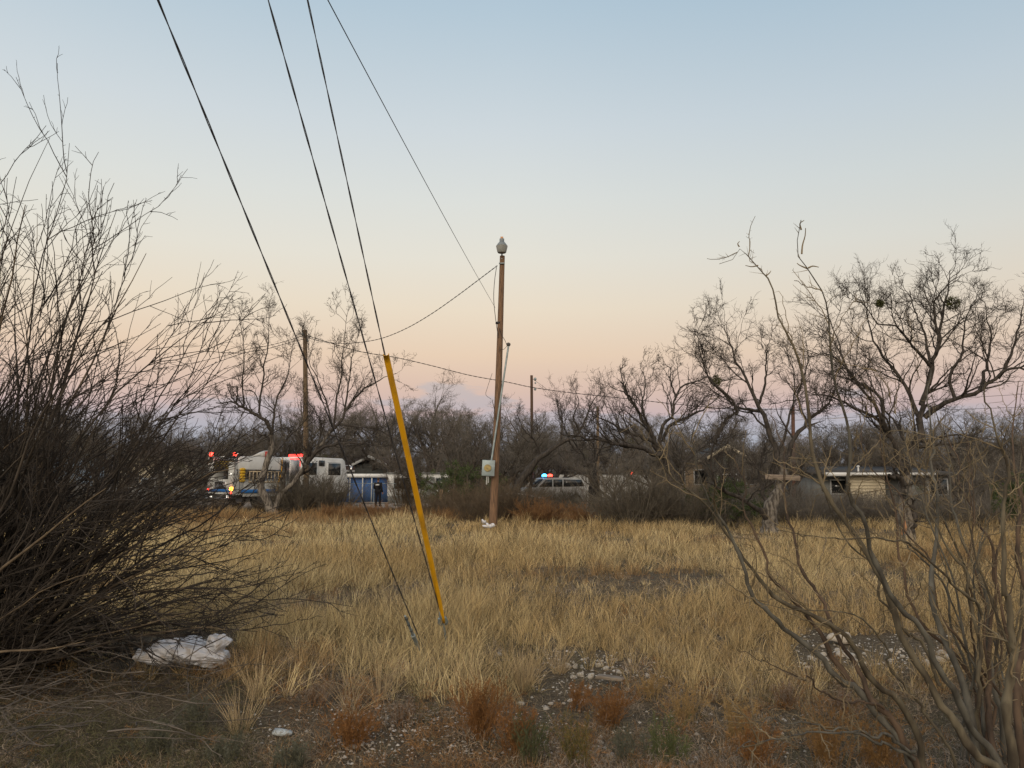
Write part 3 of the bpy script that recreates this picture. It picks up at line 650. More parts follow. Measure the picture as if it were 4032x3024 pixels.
tips = [(3.62,[(3157,1000),(3160,965),(3170,930),(3172,898)]), (3.60,[(3155,905),(3150,880),(3166,868)]), (3.66,[(3181,1058),(3150,1045),(3138,1036)]), (3.66,[(3183,1055),(3200,1048),(3224,1052)]), (4.5,[(2985,1045),(2960,1050),(2935,1045)]), (4.5,[(3018,1085),(3030,1075),(3036,1066)]), (4.5,[(2911,972),(2905,960),(2912,950)])]
for k in range(13):
    x0 = random.uniform(3800, 4080); x1 = random.uniform(3380, 4120); y1 = random.uniform(1380, 2050); n_ = 9; pts_ = []
    for i_ in range(n_):
        t_ = i_/(n_-1); pts_.append((x0+(x1-x0)*t_**1.25+random.uniform(-22, 22)*(0 < i_), 3110+(y1-3110)*t_))
    stems.append((random.uniform(4.4, 5.3), random.uniform(-.1, .3), random.uniform(.010, .019), .0035, pts_))
def right_bush():
    base = gp(3850, 3100); root = empty("mesquite_sapling", base); P = []; Rr = []
    for (Y, dy, ra, rb, px) in stems:
        n = len(px); pts = [at(x, y, Y+dy*3.0*(i/(n-1))**1.3) for i, (x, y) in enumerate(px)]
        L = 46; q = smoothline(pts, L)-base; q[1:-1] += np.repeat(rng.normal(size=(L//3+1, 3)), 3, axis=0)[:L-2]*.0085
        P.append(q); tt = np.linspace(0, 1, L); Rr.append((rb*.25+(ra*.68-rb*.25)*(1-tt)**1.05)*(1+.05*rng.normal(size=L))*np.where(rng.random(L) < .16, 1.22, 1.0))
    P = np.stack(P); Rr = np.maximum(np.stack(Rr), .0016)
    tones = [M_mesq, mat("stem_brown", (0.10,0.068,0.046), (0.035,0.025,0.019), 16, stretch=(1,1,0.35), bump=0.005, detail=8), mat("stem_grey", (0.12,0.115,0.098), (0.045,0.042,0.036), 16, stretch=(1,1,0.35), bump=0.006, detail=8)]
    for i in range(len(P)): g = Geo(); g.tubes(P[i:i+1], Rr[i:i+1], 10); g.build("stem", tones[(i*5+i//3) % 3], root, True)
    f = Geo()
    P1, R1 = kids(P, Rr, 10, .25, .97, (25, 60), (.06, .26), .42, 9, .12, .03, .0032, .2, .3, .45, lmax=.42)
    P2, R2 = kids(P1, R1, 3, .15, 1, (35, 70), (.2, .45), .7, 5, .12, .02, .0018, .1, .3, .5)
    P3, R3 = kids(P, Rr*.5, 26, .2, 1, (50, 80), (.012, .03), .35, 3, .05, 0, .0018, 0, .1, .3)
    P4, R4 = kids(P1, R1, 7, .1, 1, (50, 80), (.04, .12), .6, 3, .05, 0, .0014, 0, .1, .3)
    f.tubes(P1, R1, 4); f.tubes(P2, R2, 3); f.tubes(P3, R3, 3); f.tubes(P4, R4, 3)
    for (Yt, px_) in tips: f.line(smoothline([at(x, y, Yt)-base for x, y in px_], 8), np.linspace(.0045, .0018, 8), 5)
    f.build("twigs", M_mesqtwig, root)
    tag(root, "many-stemmed leafless mesquite sapling with thorny olive stems at lower right", "shrub")
right_bush()

exec_objects = True
# ------------------------------------------------------------------ poles and wires
def lamp_pole():
    Y = 26.3; b = at(1940, 2090, Y); b[2] = -0.1; t = at(1978, 1008, Y); root = empty("utility_pole", b)
    g = Geo(); g.line(smoothline([b-b, (t-b)*.5+np.array([.02, 0, 0]), t-b], 14), np.linspace(.145, .088, 14), 16); g.build("shaft", M_pole, root, True)
    g = Geo(); p = at(1964, 1272, Y)-b; ax = norm(t-b)
    g.line([p-ax*.03, p+ax*.03], [.115, .115], 16); g.build("band", M_wire, root, True)
    # lamp on a short arm facing the camera
    L = Geo(); c = at(1976, 980, Y-.32)-b
    h = lambda dz: c+np.array([0, 0, dz])
    L.line([h(.10), h(.15), h(.24), h(.245), h(.36)], [.19, .17, .10, .085, .08], 18); lamp = L.build("lamp_head", mat("lamp_grey", (.20,.23,.25), (.14,.16,.175), 6, rough=.5), root, True)
    L = Geo(); L.line([h(-.14), h(-.12), h(.0), h(.10)], [.14, .155, .185, .205], 18)
    lens = L.build("lens", mat("lamp_lens", (.30,.31,.30), (.22,.23,.22), 4, rough=.3), lamp, True)
    L = Geo(); L.line([h(.36), h(.43), h(.435)], [.05, .05, .02], 12); L.build("photocell", mat("photocell", (.55,.30,.16), (.5,.27,.15), 4), lamp, True)
    L = Geo(); L.line([h(.02)+np.array([0, .1, 0]), h(-.14)+np.array([0, .28, 0]), h(-.30)+np.array([0, .25, 0])], .028, 8); L.build("bracket", M_galv, root, True)
    L = Geo(); L.box(at(1976, 1037, Y-.115)-b, (.20, .05, .045)); L.build("clamp", M_galv, root)
    # conduit, weatherhead, meter box
    g = Geo(); p0 = at(2002, 1362, Y-.16)-b; p1 = at(1935, 1815, Y-.22)-b; g.line([p0, p0*.5+p1*.5, p1], .033, 10); g.build("conduit", M_galv, root, True)
    g = Geo(); g.ell(p0+np.array([0, 0, .05]), (.075, .075, .07)); g.build("weatherhead", mat("cast_dark", (.10,.10,.10), (.06,.06,.06), 8), root, True)
    c = at(1923, 1843, Y-.28)-b; g = Geo()
    ro = np.array(Matrix.Rotation(R(3), 3, 'Y'))
    gg = Geo(); gg.box((0, 0, 0), (.43, .16, .53)); v = gg.V[0] @ ro.T + c; g.add(v, gg.Q[0]); mb = g.build("meter_box", M_galv, root, bevel=.012)
    g = Geo(); cf = c+np.array([-.02, -.085, 0]); g.line([cf, cf+np.array([0, -.035, 0])], [.125, .115], 20); g.build("meter_socket", mat("brass", (.36,.28,.11), (.20,.16,.08), 12, rough=.5), mb, True)
    g = Geo(); g.line([c+np.array([-.05, 0, -.27]), c+np.array([-.06, -.01, -.55])], .022, 8); g.line([c+np.array([.0, 0, -.27]), c+np.array([.0, -.02, -.5])], .018, 8); g.build("lower_conduit", M_offwhite, root, True)
    g = Geo(); g.line([at(1965,1290,Y-.15)-b, at(1970,1310,Y-.18)-b, at(1988,1340,Y-.2)-b, p0+np.array([-.04, 0, 0])], .009, 5)
    g.line([p0+np.array([-.05, 0, 0]), at(1985,1375,Y-.18)-b, at(1968,1378,Y-.15)-b], .008, 5)
    g.line(smoothline([at(1955,1052,Y-.15)-b, at(1947,1110,Y-.2)-b, at(1944,1180,Y-.2)-b, at(1952,1260,Y-.15)-b, at(1962,1330,Y-.13)-b], 14), .011, 5)
    g.line(smoothline([at(1938,1470,Y-.15)-b, at(1918,1530,Y-.15)-b, at(1913,1555,Y-.15)-b, at(1935,1572,Y-.15)-b], 14), .007, 5)
    g.line(smoothline([at(1938,1575,Y-.17)-b, at(1948,1620,Y-.18)-b, at(1955,1670,Y-.18)-b], 8), .01, 5)
    g.build("service_cable", M_wire, root, True)
    tag(root, "leaning wooden utility pole with lamp on top and grey meter box", "utility pole")
lamp_pole()
def pole(px0, py0, px1, py1, Y, r0, r1, m, label, extra=None):
    b = at(px0, py0, Y); b[2] = -.05; t = at(px1, py1, Y); root = empty("utility_pole", b); g = Geo()
    g.line([b-b, (t-b)*.5, t-b], [r0, (r0+r1)/2, r1], 12); g.build("shaft", m, root, True)
    if extra:
        g = Geo()
        for (x, y, r_) in extra: g.ell(at(x, y, Y-.05)-b, (r_, r_, r_*1.2), 8, 6)
        g.build("insulator", M_galv, root, True)
    tag(root, label, "utility pole")
pole(1208, 1985, 1201, 1300, 40.0, .15, .11, M_pole_grey, "wooden utility pole rising between the two trunks of the left mesquite", [(1192,1316,.07),(1212,1342,.05)])
pole(2096, 1900, 2093, 1478, 52.0, .12, .09, M_pole_dark, "dark utility pole with insulators just right of the lamp pole", [(2107,1493,.10),(2107,1532,.09),(2108,1508,.06)])
pole(2355, 1900, 2353, 1600, 60.0, .13, .10, M_pole_grey, "thin far pole behind the limb of the dark mesquite", [(2347,1606,.07)])
pole(3122, 1900, 3122, 1600, 44.0, .11, .10, mat("pole_red", (.12,.065,.05), (.08,.045,.035), 4), "reddish-brown far pole seen through the right-hand trees")
# the pole the guys come from stands behind the camera to the left
TP = np.array([-2.3, -1.8])
b = np.array([TP[0], TP[1], -.1]); ro_ = empty("utility_pole", b); g = Geo(); g.line([(0,0,0), (0,0,6.3), (0,0,12.6)], [.17,.15,.12], 14); g.build("shaft", M_pole_grey, ro_, True)
tag(ro_, "tall guyed utility pole beside the viewer, its wires crossing overhead", "utility pole")
def top_for(A, tpx):
    n = np.cross(A-np.array([0, 0, EYE]), ray(*tpx)); return np.array([TP[0], TP[1], EYE-(n[0]*TP[0]+n[1]*TP[1])/n[2]])
def twisted(pts, r, material, name, label, cat="wire", sag=0, twist=True, group=None):
    pts = np.asarray(pts, float); g = Geo(); d = pts[-1]-pts[0]; Ln = np.linalg.norm(np.diff(pts, axis=0), axis=1).sum()
    if twist:
        n = int(min(Ln/.07, 900)); q = resample(pts, n); T = norm(np.gradient(q, axis=0)); U = norm(np.cross(T, [0.1, .2, 1.0])); Vv = np.cross(T, U)
        for ph in (0, np.pi):
            a = np.arange(n)*.75+ph; g.tubes((q+U*np.cos(a)[:, None]*r*.8+Vv*np.sin(a)[:, None]*r*.8)[None], np.full((1, n), r*.75), 5)
    else:
        g.tubes(pts[None], np.full((1, len(pts)), r), 8)
    V = np.vstack(g.V); o0 = pts[0].copy(); g.V = [V-o0]; 
    q_ = np.vstack(g.Q); g.Q = [q_]; o = g.build(name, material, None, True); o.location = tuple(o0); return tag(o, label, cat, group)
A1 = gp(1664, 2600); A1[2] = .12
T1 = top_for(A1, (622, 0))
twisted(np.linspace(0, 1, 60)[:, None]*(T1-A1)+A1, .0040, M_wire_grey, "guy_wire", "bare steel guy wire farthest left, running down into the grass left of the yellow guard", twist=True)
A2 = gp(1763, 2560); A2[2] = .0; Rg = at(1745, 2452, A2[1]-.15)
T2 = top_for(Rg, (1056, 0)); T3 = top_for(Rg, (1211, 0))
twisted(np.linspace(0, 1, 60)[:, None]*(T2-Rg)+Rg, .0042, M_wire_grey, "guy_wire", "guy wire crossing over the yellow guard, second wire from the left")
twisted(np.linspace(0, 1, 60)[:, None]*(T3-Rg)+Rg, .0042, M_wire_grey, "guy_wire", "guy wire running into the top of the yellow guard")
# anchor rod with eye and clamps
an = empty("guy_anchor", A2); g = Geo(); g.line([np.zeros(3)-np.array([0,0,.2]), (Rg-A2)*.55, Rg-A2], .011, 8); g.build("rod", M_galv, an, True)
g = Geo()
for k, (s, sd) in enumerate(((.0, -.03), (.02, .03), (.1, .0))):
    p = Rg-A2+norm(T2-Rg)*s+np.array([sd, 0, 0]); g.line([p-norm(T2-Rg)*.04, p, p+norm(T3-Rg)*.06], [.012, .024, .012], 8)
g.build("eye_clamp", M_galv, an, True)
tag(an, "galvanised anchor rod and eye where two guy wires meet the ground", "anchor")
a_ = empty("guy_anchor", A1-np.array([0,0,.1])); g = Geo(); dd = norm(T1-A1); g.line([np.zeros(3), dd*.2, dd*.42], [.012,.014,.02], 8); g.line([dd*.42, dd*.5, dd*.75], [.012,.012,.009], 8); g.build("rod", M_galv, a_, True)
g = Geo()
for s in (.5, .6, .7): p = dd*s; g.box(p, (.026, .02, .02))
g.build("clamp", M_wire_grey, a_); tag(a_, "wire clamps at the foot of the leftmost guy wire in the grass", "anchor")
# yellow guard: a half-round plastic channel along the third wire
def guard():
    d = norm(T3-Rg); best = None
    for t in np.linspace(0, 8, 1600):
        p = Rg+d*t; v = p-np.array([0, 0, EYE]); f = v[1]*CP+v[2]*SP; y = 1512-FPX*(-v[1]*SP+v[2]*CP)/f
        if y < 1392: best = t; break
    n = 40; s = np.linspace(.02, best, n); C0 = Rg+d*s[:, None]; U = norm(np.cross(d, [0, 1, 0])); Vv = np.cross(U, d)
    if Vv[1] > 0: Vv = -Vv
    r = np.interp(s, [0, .3, .8, best], [.012, .021, .024, .024]); a = np.linspace(R(-118), R(118), 15)
    # channel opens away from the camera, with thickness
    V = []; 
    for i in range(n):
        off = U*(-.012) + Vv*.018
        for rr in (r[i], r[i]-.004):
            for an_ in a: V.append(C0[i]+off+rr*(Vv*math.cos(an_)*(1.0)+U*math.sin(an_)))
    V = np.array(V); k = len(a); q = []
    for i in range(n-1):
        o = i*2*k; p = o+2*k
        for j in range(k-1): q += [(o+j, o+j+1, p+j+1, p+j), (o+k+j+1, o+k+j, p+k+j, p+k+j+1)]
        q += [(o, p, p+k, o+k), (o+k-1, o+2*k-1, p+2*k-1, p+k-1)]
    for o in (0, (n-1)*2*k):
        for j in range(k-1): q.append((o+j, o+k+j, o+k+j+1, o+j+1))
    ob = link("guy_guard", npmesh("guy_guard", V-Rg, np.array(q), None, M_yellow, True)); ob.location = tuple(Rg)
    tag(ob, "long bright yellow plastic guard sleeve leaning up over the guy wire", "wire guard"); print("guard length", best)
guard()
# line from the near pole to the lamp pole
P4 = at(1950, 1212, 26.2); T4 = top_for(P4, (1312, 0))
twisted(P4+(T4-P4)*np.linspace(0, 1, 80)[:, None]+np.array([0,0,-.12])*np.sin(np.linspace(0, np.pi, 80))[:, None], .0055, M_wire, "power_line", "thin wire crossing the sky down to the upper lamp pole", twist=False)
def hang(pxs, Y0, Y1, r, label, twist=True, n=50, name="power_line", group=None):
    m = len(pxs); pts = [at(x, y, Y0+(Y1-Y0)*i/(m-1)) for i, (x, y) in enumerate(pxs)]
    return twisted(smoothline(pts, n), r, M_wire, name, label, twist=twist, group=group)
hang([(1958,1046),(1880,1105),(1800,1165),(1700,1235),(1600,1293),(1500,1333),(1400,1350),(1330,1352),(1270,1345),(1212,1330)], 26.2, 40, .012, "sagging twisted cable from the lamp pole top to the left wooden pole")
hang([(1212,1322),(1300,1350),(1420,1385),(1560,1408),(1700,1440),(1850,1478),(2000,1505),(2093,1525),(2250,1547),(2450,1568),(2700,1595),(2900,1612),(3122,1610)], 40, 46, .016, "long twisted cable crossing behind the lamp pole to the right")
hang([(1194,1322),(1120,1345),(1040,1364),(960,1378),(880,1402),(700,1440),(400,1480),(-200,1520)], 40, 42, .012, "upper of two cables running left from the left wooden pole")
hang([(1194,1335),(1130,1352),(1050,1374),(970,1388),(860,1425),(760,1468),(500,1560),(-100,1700)], 40, 30, .012, "lower cable dropping left from the left wooden pole into the shrub")
hang([(2098,1492),(2150,1530),(2200,1565),(2300,1602)], 52, 60, .010, "thin wire between the dark pole and the thin far pole", twist=False)
hang([(3122,1615),(3300,1600),(3600,1578),(3900,1560),(4150,1545)], 44, 40, .010, "upper thin wire running right from the reddish pole", twist=False)
hang([(3122,1655),(3400,1640),(3600,1620),(4100,1600)], 44, 40, .010, "lower thin wire running right from the reddish pole", twist=False)

# ------------------------------------------------------------------ fire truck
M_red = mat("red_paint", (.35,.03,.02), (.28,.02,.015), 2, rough=.4)
M_chrome = mat("chrome", (.55,.56,.58), (.4,.4,.42), 3, rough=.2, metal=1.0)
E_red = mat_emit("lit_red", (1.0,.05,.03), 7); E_amber = mat_emit("lit_amber", (1.0,.30,.03), 12); E_white = mat_emit("lit_white", (1,.95,.85), 1.6)
E_blue = mat_emit("lit_blue", (.05,.45,1.0), 9)
def fire_truck():
    rc = gp(918, 1990); rc[1] = 44.0; rc[0] = at(918, 1900, 44)[0]
    a = R(90-36)                                 # heading of the truck from +X
    root = empty("fire_truck", (rc[0], rc[1], .02), a)
    # local: +x forward, +y left; rear right corner at the origin
    Wd = 2.5; H = 3.05
    g = Geo(); g.box((4.3, Wd/2, .72), (8.6, Wd-.2, .28)); g.build("chassis", M_rubber, root)
    g = Geo(); g.box((.35, .28, 1.75), (.66, .54, 1.9)); g.box((.35, Wd-.28, 1.75), (.66, .54, 1.9)); g.box((2.3, .30, 1.15), (3.2, .6, .9)); g.box((2.3, Wd-.3, 1.15), (3.2, .6, .9))
    g.box((2.3, Wd/2, 1.35), (3.3, 1.26, .7)); g.box((.12, Wd/2, 1.25), (.2, 1.36, .9)); body = g.build("body", M_offwhite, root, bevel=.03)
    g = Geo(); g.box((1.75, .03, 2.62), (2.9, .08, .72)); g.box((1.75, Wd-.03, 2.62), (2.9, .08, .72)); g.box((1.6, Wd/2, 3.0), (3.2, Wd-.3, .05)); g.build("hose_bed_side", M_white, root, bevel=.02)
    g = Geo(); g.box((2.3, -.02, 1.55), (2.6, .06, .06)); g.box((2.3, -.02, 2.15), (2.6, .06, .06))
    for k in range(11): g.box((1.05+k*.25, -.02, 1.85), (.05, .05, .58))
    g.build("ladder_rack", mat("wood_tan", (.5,.42,.3), (.38,.31,.22), 5), root)
    g = Geo()
    for k in range(5): g.ell((.55, -.06, 1.62+k*.16), (.2, .12, .09), 12, 6)
    g.build("hose_roll", mat("hose_yellow", (.62,.40,.03), (.45,.28,.03), 9), root, True)
    g = Geo()
    for k in range(4): g.box((.25, Wd/2, 2.35+k*.12), (.5, 1.4, .07))
    g.build("folded_hose", mat("hose_dark_yellow", (.40,.28,.03), (.04,.035,.03), 3, stretch=(1,2,6)), root)
    g = Geo(); g.box((.02, Wd/2, 1.3), (.05, 1.1, .55)); g.build("rear_compartment_door", M_chrome, root, bevel=.02)
    g = Geo(); g.box((2.3, -.045, 1.02), (3.6, .03, .2)); g.box((-.0, Wd/2, 1.06), (.04, Wd-.1, .16)); g.build("blue_stripe", mat("stripe_blue", (.02,.12,.35), (.015,.09,.28), 3), root)
    g = Geo(); g.box((-.18, Wd/2, .62), (.4, Wd, .1)); g.build("rear_step", M_chrome, root, bevel=.02)
    # tarp and ladder pieces on top
    g = Geo(); g.prism([(1.3, 3.03), (3.0, 3.03), (2.62, 3.30), (2.35, 3.40)], .15, .55); g.build("tarp", M_offwhite, root)
    g = Geo()
    for k in range(4): g.box((2.2+k*.1, .12, 3.18), (.05, .3, .34))
    g.build("red_rack", M_red, root)
    # pump panel and cab
    g = Geo(); g.box((4.3, Wd/2, 1.85), (.75, Wd-.1, 2.1)); g.build("pump_panel", M_chrome, root, bevel=.02)
    g = Geo(); g.prism([(4.75, .85), (8.5, .85), (8.55, 1.9), (8.3, 2.9), (8.1, 3.05), (4.75, 3.1)], .02, Wd-.02); cab = g.build("cab", M_white, root, bevel=.06)
    g = Geo(); g.box((5.5, .0, 2.35), (.8, .04, .75)); g.box((7.35, .0, 2.35), (1.0, .04, .85)); g.box((6.35, .0, 2.72), (.45, .04, .35)); g.build("window", M_glass, cab)
    g = Geo(); g.prism([(8.55, 1.95), (8.6, 1.95), (8.36, 2.85), (8.31, 2.85)], .2, Wd-.2); g.build("windshield", M_glass, cab)
    for x0, x1 in ((4.95, 6.05), (6.75, 8.0)):
        g = Geo(); g.box(((x0+x1)/2, -.012, 1.8), (x1-x0, .03, 1.9)); d = g.build("door", M_white, cab, bevel=.015)
        g = Geo(); g.box((x0+.15, -.05, 1.7), (.16, .04, .05)); g.build("handle", M_chrome, d)
        g = Geo(); g.box(((x0+x1)/2, -.035, 2.35), (x1-x0-.25, .02, .75)); g.build("pane", M_glass, d)
    g = Geo(); g.line([(8.3, -.05, 2.6), (8.45, -.35, 2.6), (8.45, -.35, 2.2)], .02, 6); g.box((8.45, -.38, 2.35), (.08, .22, .42)); g.build("mirror", M_chrome, cab)
    for x in (1.9, 6.3):
        for y in (.18, Wd-.18):
            w = Geo(); w.line([(x, y-.16, .52), (x, y-.13, .52), (x, y+.13, .52), (x, y+.16, .52)], [.44, .52, .52, .44], 24); tw = w.build("wheel", M_rubber, root, True)
            w = Geo(); w.line([(x, y-.175, .52), (x, y+.175, .52)], [.25, .25], 18); w.build("rim", M_chrome, tw, True)
    def lamp(p, r, m, name="warning_light"):
        l = Geo(); l.ell(p, (r, r, r), 12, 8); l.build(name, m, root, True)
    lamp((.1, Wd-.1, 3.16), .13, E_red); lamp((.1, .1, 3.12), .11, E_red); lamp((.35, .25, 3.2), .07, E_white)
    lamp((-.02, .12, 1.16), .12, E_amber); lamp((-.02, Wd-.12, 1.1), .07, E_red); lamp((-.02, .14, .95), .07, E_red)
    lamp((-.03, .45, .72), .07, E_white, "tail_light"); lamp((-.03, Wd-.45, .7), .07, E_white, "tail_light"); lamp((-.02, .25, 2.0), .05, E_white)
    g = Geo(); g.box((5.15, .95, 3.2), (.3, 1.3, .16)); g.build("light_bar", mat_emit("lit_red_bar", (1,.04,.03), 3), root, bevel=.03)
    g = Geo(); g.box((4.75, .6, 2.75), (.05, 1.0, .5)); g.build("rear_cab_light", mat_emit("lit_red_soft", (1,.06,.05), 1.6), root)
    lamp((4.72, .55, 2.8), .16, E_red); lamp((4.72, .3, 2.6), .05, E_amber)
    g = Geo(); g.line(smoothline([(3.25, -.06, 3.0), (3.2, -.12, 2.3), (3.05, -.1, 1.6), (2.9, -.08, 1.0)], 12), .022, 6); g.build("rope", M_yellow, root, True)
    g = Geo(); g.line([(.02, Wd+.02, 1.0), (.02, Wd+.02, 3.0)], .03, 6); g.line([(.02, -.03, 1.1), (.02, -.03, 2.9)], .025, 6); g.build("grab_rail", M_chrome, root, True)
    tag(root, "white and blue fire engine with red and amber lights lit", "fire engine")
fire_truck()

def suv(name, px, Y, heading, body_mat, label, cat, lights=False, pickup=False):
    q = at(px, 1900, Y); root = empty(name, (q[0], Y, .02), heading)
    prof = [(-2.5,.45),(2.45,.45),(2.5,.85),(2.35,1.05),(1.3,1.18),(.75,1.72),(.3,1.82),(-2.1,1.80),(-2.45,1.2)]
    if pickup: prof = [(-2.8,.5),(2.7,.5),(2.75,.9),(2.5,1.12),(1.4,1.2),(.8,1.78),(-.6,1.80),(-.75,1.22),(-2.8,1.22)]
    g = Geo(); g.prism(prof, -.95, .95); g.build("body", body_mat, root, bevel=.05)
    s = -1
    for sy in (-.955, .955):
        g = Geo(); g.prism([(1.15,1.22),(.68,1.66),(.2,1.7),(.2,1.22)], sy-.01, sy+.01); g.prism([(.1,1.22),(.1,1.7),(-.55,1.7),(-.55,1.22)], sy-.01, sy+.01)
        if not pickup: g.prism([(-.65,1.22),(-.65,1.7),(-2.0,1.68),(-2.2,1.25)], sy-.01, sy+.01)
        g.build("side_window", M_glass, root)
    g = Geo(); g.prism([(1.33,1.2),(.8,1.70),(.83,1.73),(1.38,1.22)], -.8, .8); g.build("windshield", M_glass, root)
    for x in (-1.55, 1.6):
        for y in (-.85, .85):
            w = Geo(); w.line([(x, y-.12, .38), (x, y+.12, .38)], [.38, .38], 20); tw = w.build("wheel", M_rubber, root, True)
            w = Geo(); w.line([(x, y-.13, .38), (x, y+.13, .38)], [.22, .22], 14); w.build("rim", M_galv, tw, True)
    for y in (-.7, .7):
        g = Geo(); g.box((2.47, y, .85), (.08, .35, .14)); g.build("headlight", M_chrome, root)
        g = Geo(); g.box((-2.47 if not pickup else -2.82, y, .95), (.06, .2, .3)); g.build("tail_light", M_red, root)
    if lights:
        g = Geo(); g.box((.1, 0, 1.86), (.3, 1.3, .06)); lb = g.build("light_bar", M_rubber, root)
        g = Geo(); g.ell((.1, -.45, 1.96), (.14, .3, .12), 12, 6); g.build("blue_lamp", E_blue, lb, True)
        g = Geo(); g.ell((.1, .45, 1.96), (.14, .3, .10), 12, 6); g.build("red_lamp", E_red, lb, True)
    return tag(root, label, cat)
suv("police_vehicle", 2160, 52, R(203), mat("suv_white", (.40,.41,.42), (.30,.31,.32), 1.5, rough=.4), "white police vehicle flashing blue and red behind the leaning mesquite", "police car", lights=True)
suv("pickup_truck", 600, 48, R(25), mat("pickup_paint", (.45,.50,.56), (.35,.40,.46), 1.5, rough=.4), "pale pickup truck behind the thorny shrub, left of the fire engine", "pickup", pickup=True)

# ------------------------------------------------------------------ buildings
def gable(root, x0, x1, y0, y1, z0, zr, over, roofm, trimm, axis='x'):
    """gable roof, ridge along x"""
    ym = (y0+y1)/2; g = Geo()
    if axis == 'x':
        g.prism([(y0-over, z0), (ym, zr), (y1+over, z0), (y1+over, z0-.1), (ym, zr-.12), (y0-over, z0-.1)], x0-over, x1+over, 'x')
    else:
        xm = (x0+x1)/2
        g.prism([(x0-over, z0), (xm, zr), (x1+over, z0), (x1+over, z0-.1), (xm, zr-.12), (x0-over, z0-.1)], y0-over, y1+over, 'y')
    r = g.build("roof", roofm, root)
    g = Geo()
    if axis == 'x': g.box(((x0+x1)/2, y0-over-.03, z0-.08), (x1-x0+2*over, .04, .2))
    else:
        xm = (x0+x1)/2; yy = y0-over-.03
        for xa in (x0-over, x1+over):
            g.prism([(xa, z0+.04), (xm, zr+.04), (xm, zr-.2), (xa, z0-.2)] if xa < xm else [(xm, zr+.04), (xa, z0+.04), (xa, z0-.2), (xm, zr-.2)], yy-.03, yy+.02, 'y')
    g.build("fascia", trimm, r)
def window(root, x, y, z, w, h, fm=None):
    g = Geo(); g.box((x, y-.03, z), (w+.14, .06, h+.14)); f = g.build("window", fm or M_white, root)
    g = Geo(); g.box((x, y-.065, z), (w, .02, h)); g.build("pane", M_glass, f)
def door(root, x, y, w=.9, h=2.0, m=None):
    g = Geo(); g.box((x, y-.03, h/2), (w, .06, h)); d = g.build("door", m or M_white, root)
    g = Geo(); g.ell((x+w*.38, y-.09, 1.0), (.035,.035,.035), 8, 6); g.build("handle", M_chrome, d, True)
def bx(px, Y): return at(px, 1900, Y)[0]
def zy(py, Y): return at(2016, py, Y)[2]

# blue building with white fascia
Y = 60; x0, x1 = bx(1290, Y), bx(1550, Y); r = empty("blue_building", (0, 0, 0)); zt = zy(1880, Y)
g = Geo(); g.box(((x0+x1)/2, Y+2.5, zt/2), (x1-x0, 5, zt)); g.build("wall", M_blue, r)
g = Geo(); g.box(((x0+x1)/2, Y+2.4, zt+.14), (x1-x0+.5, 5.6, .28)); g.build("roof", M_white, r)
for px in (1318, 1378, 1428, 1464, 1540):
    g = Geo(); g.box((bx(px, Y-.3), Y-.3, zt/2), (.08, .08, zt)); g.build("porch_post", M_offwhite, r)
window(r, bx(1345, Y), Y, 1.3, .9, .8); tag(r, "blue walled building with white flat fascia right of the fire engine", "building")
# brown house behind it
Y = 70; x0, x1 = bx(1345, Y), bx(1600, Y); r = empty("brown_roof_house", (0, 0, 0)); ze = zy(1852, Y)
g = Geo(); g.box(((x0+x1)/2, Y+4, ze/2), (x1-x0, 8, ze)); g.build("wall", M_darkwall, r)
gable(r, x0, x1, Y, Y+8, ze, zy(1795, Y), .4, M_roof, M_white)
xa, xb = bx(1396, Y-2), bx(1512, Y-2); zg = zy(1828, Y-2)
g = Geo(); g.prism([(xa, 0), (xa, zg), ((xa+xb)/2, zy(1798, Y-2)), (xb, zg), (xb, 0)], Y-2, Y+.0); g.build("porch_wall", M_darkwall, r)
gable(r, xa, xb, Y-2, Y+3, zg, zy(1794, Y-2), .25, M_roof, M_white, 'y')
window(r, bx(1370, Y), Y, 2.0, 1.1, 1.0); window(r, bx(1560, Y), Y, 2.0, 1.1, 1.0); tag(r, "house with brown shingle roof and white gable trim above the blue building", "house")
# white trailer home
Y = 57; x0, x1 = bx(1525, Y), bx(1775, Y); r = empty("trailer_home", (0, 0, 0)); zt = zy(1866, Y)
g = Geo(); g.box(((x0+x1)/2, Y+2, (zt+.5)/2), (x1-x0, 4, zt-.5)); g.build("wall", M_white, r, bevel=.04)
g = Geo(); g.box(((x0+x1)/2, Y+2, zt+.05), (x1-x0+.2, 4.2, .1)); g.build("roof", M_greywall, r)
g = Geo(); g.box(((x0+x1)/2, Y+.03, .25), (x1-x0-.1, .04, .5)); g.build("skirting", M_greywall, r)
for px in (1575, 1640, 1740): window(r, bx(px, Y), Y, 1.45, .8, .7, M_greywall)
door(r, bx(1690, Y), Y, .8, 1.9, M_greywall); tag(r, "long white trailer home behind the yellow guard and bare trees", "trailer")
# small gable house and dark house beyond lamp pole
Y = 75; x0, x1 = bx(2000, Y), bx(2062, Y); r = empty("gabled_cottage", (0, 0, 0)); ze = zy(1838, Y)
g = Geo(); g.box(((x0+x1)/2, Y+3, ze/2), (x1-x0, 6, ze)); g.build("wall", M_greywall, r)
gable(r, x0+.3, x1, Y, Y+6, ze, zy(1812, Y), .2, M_roof, M_cream, 'y'); window(r, (x0+x1)/2, Y, 1.8, .6, .8, M_cream)
tag(r, "small grey cottage with pale-trimmed gable right of the meter box", "house")
Y = 78; x0, x1 = bx(2222, Y), bx(2345, Y); r = empty("dark_roof_house", (0, 0, 0)); ze = zy(1862, Y)
g = Geo(); g.box(((x0+x1)/2, Y+3.5, ze/2), (x1-x0, 7, ze)); g.build("wall", M_darkwall, r); gable(r, x0, x1, Y, Y+7, ze, zy(1822, Y), .3, M_roofd, M_darkwall)
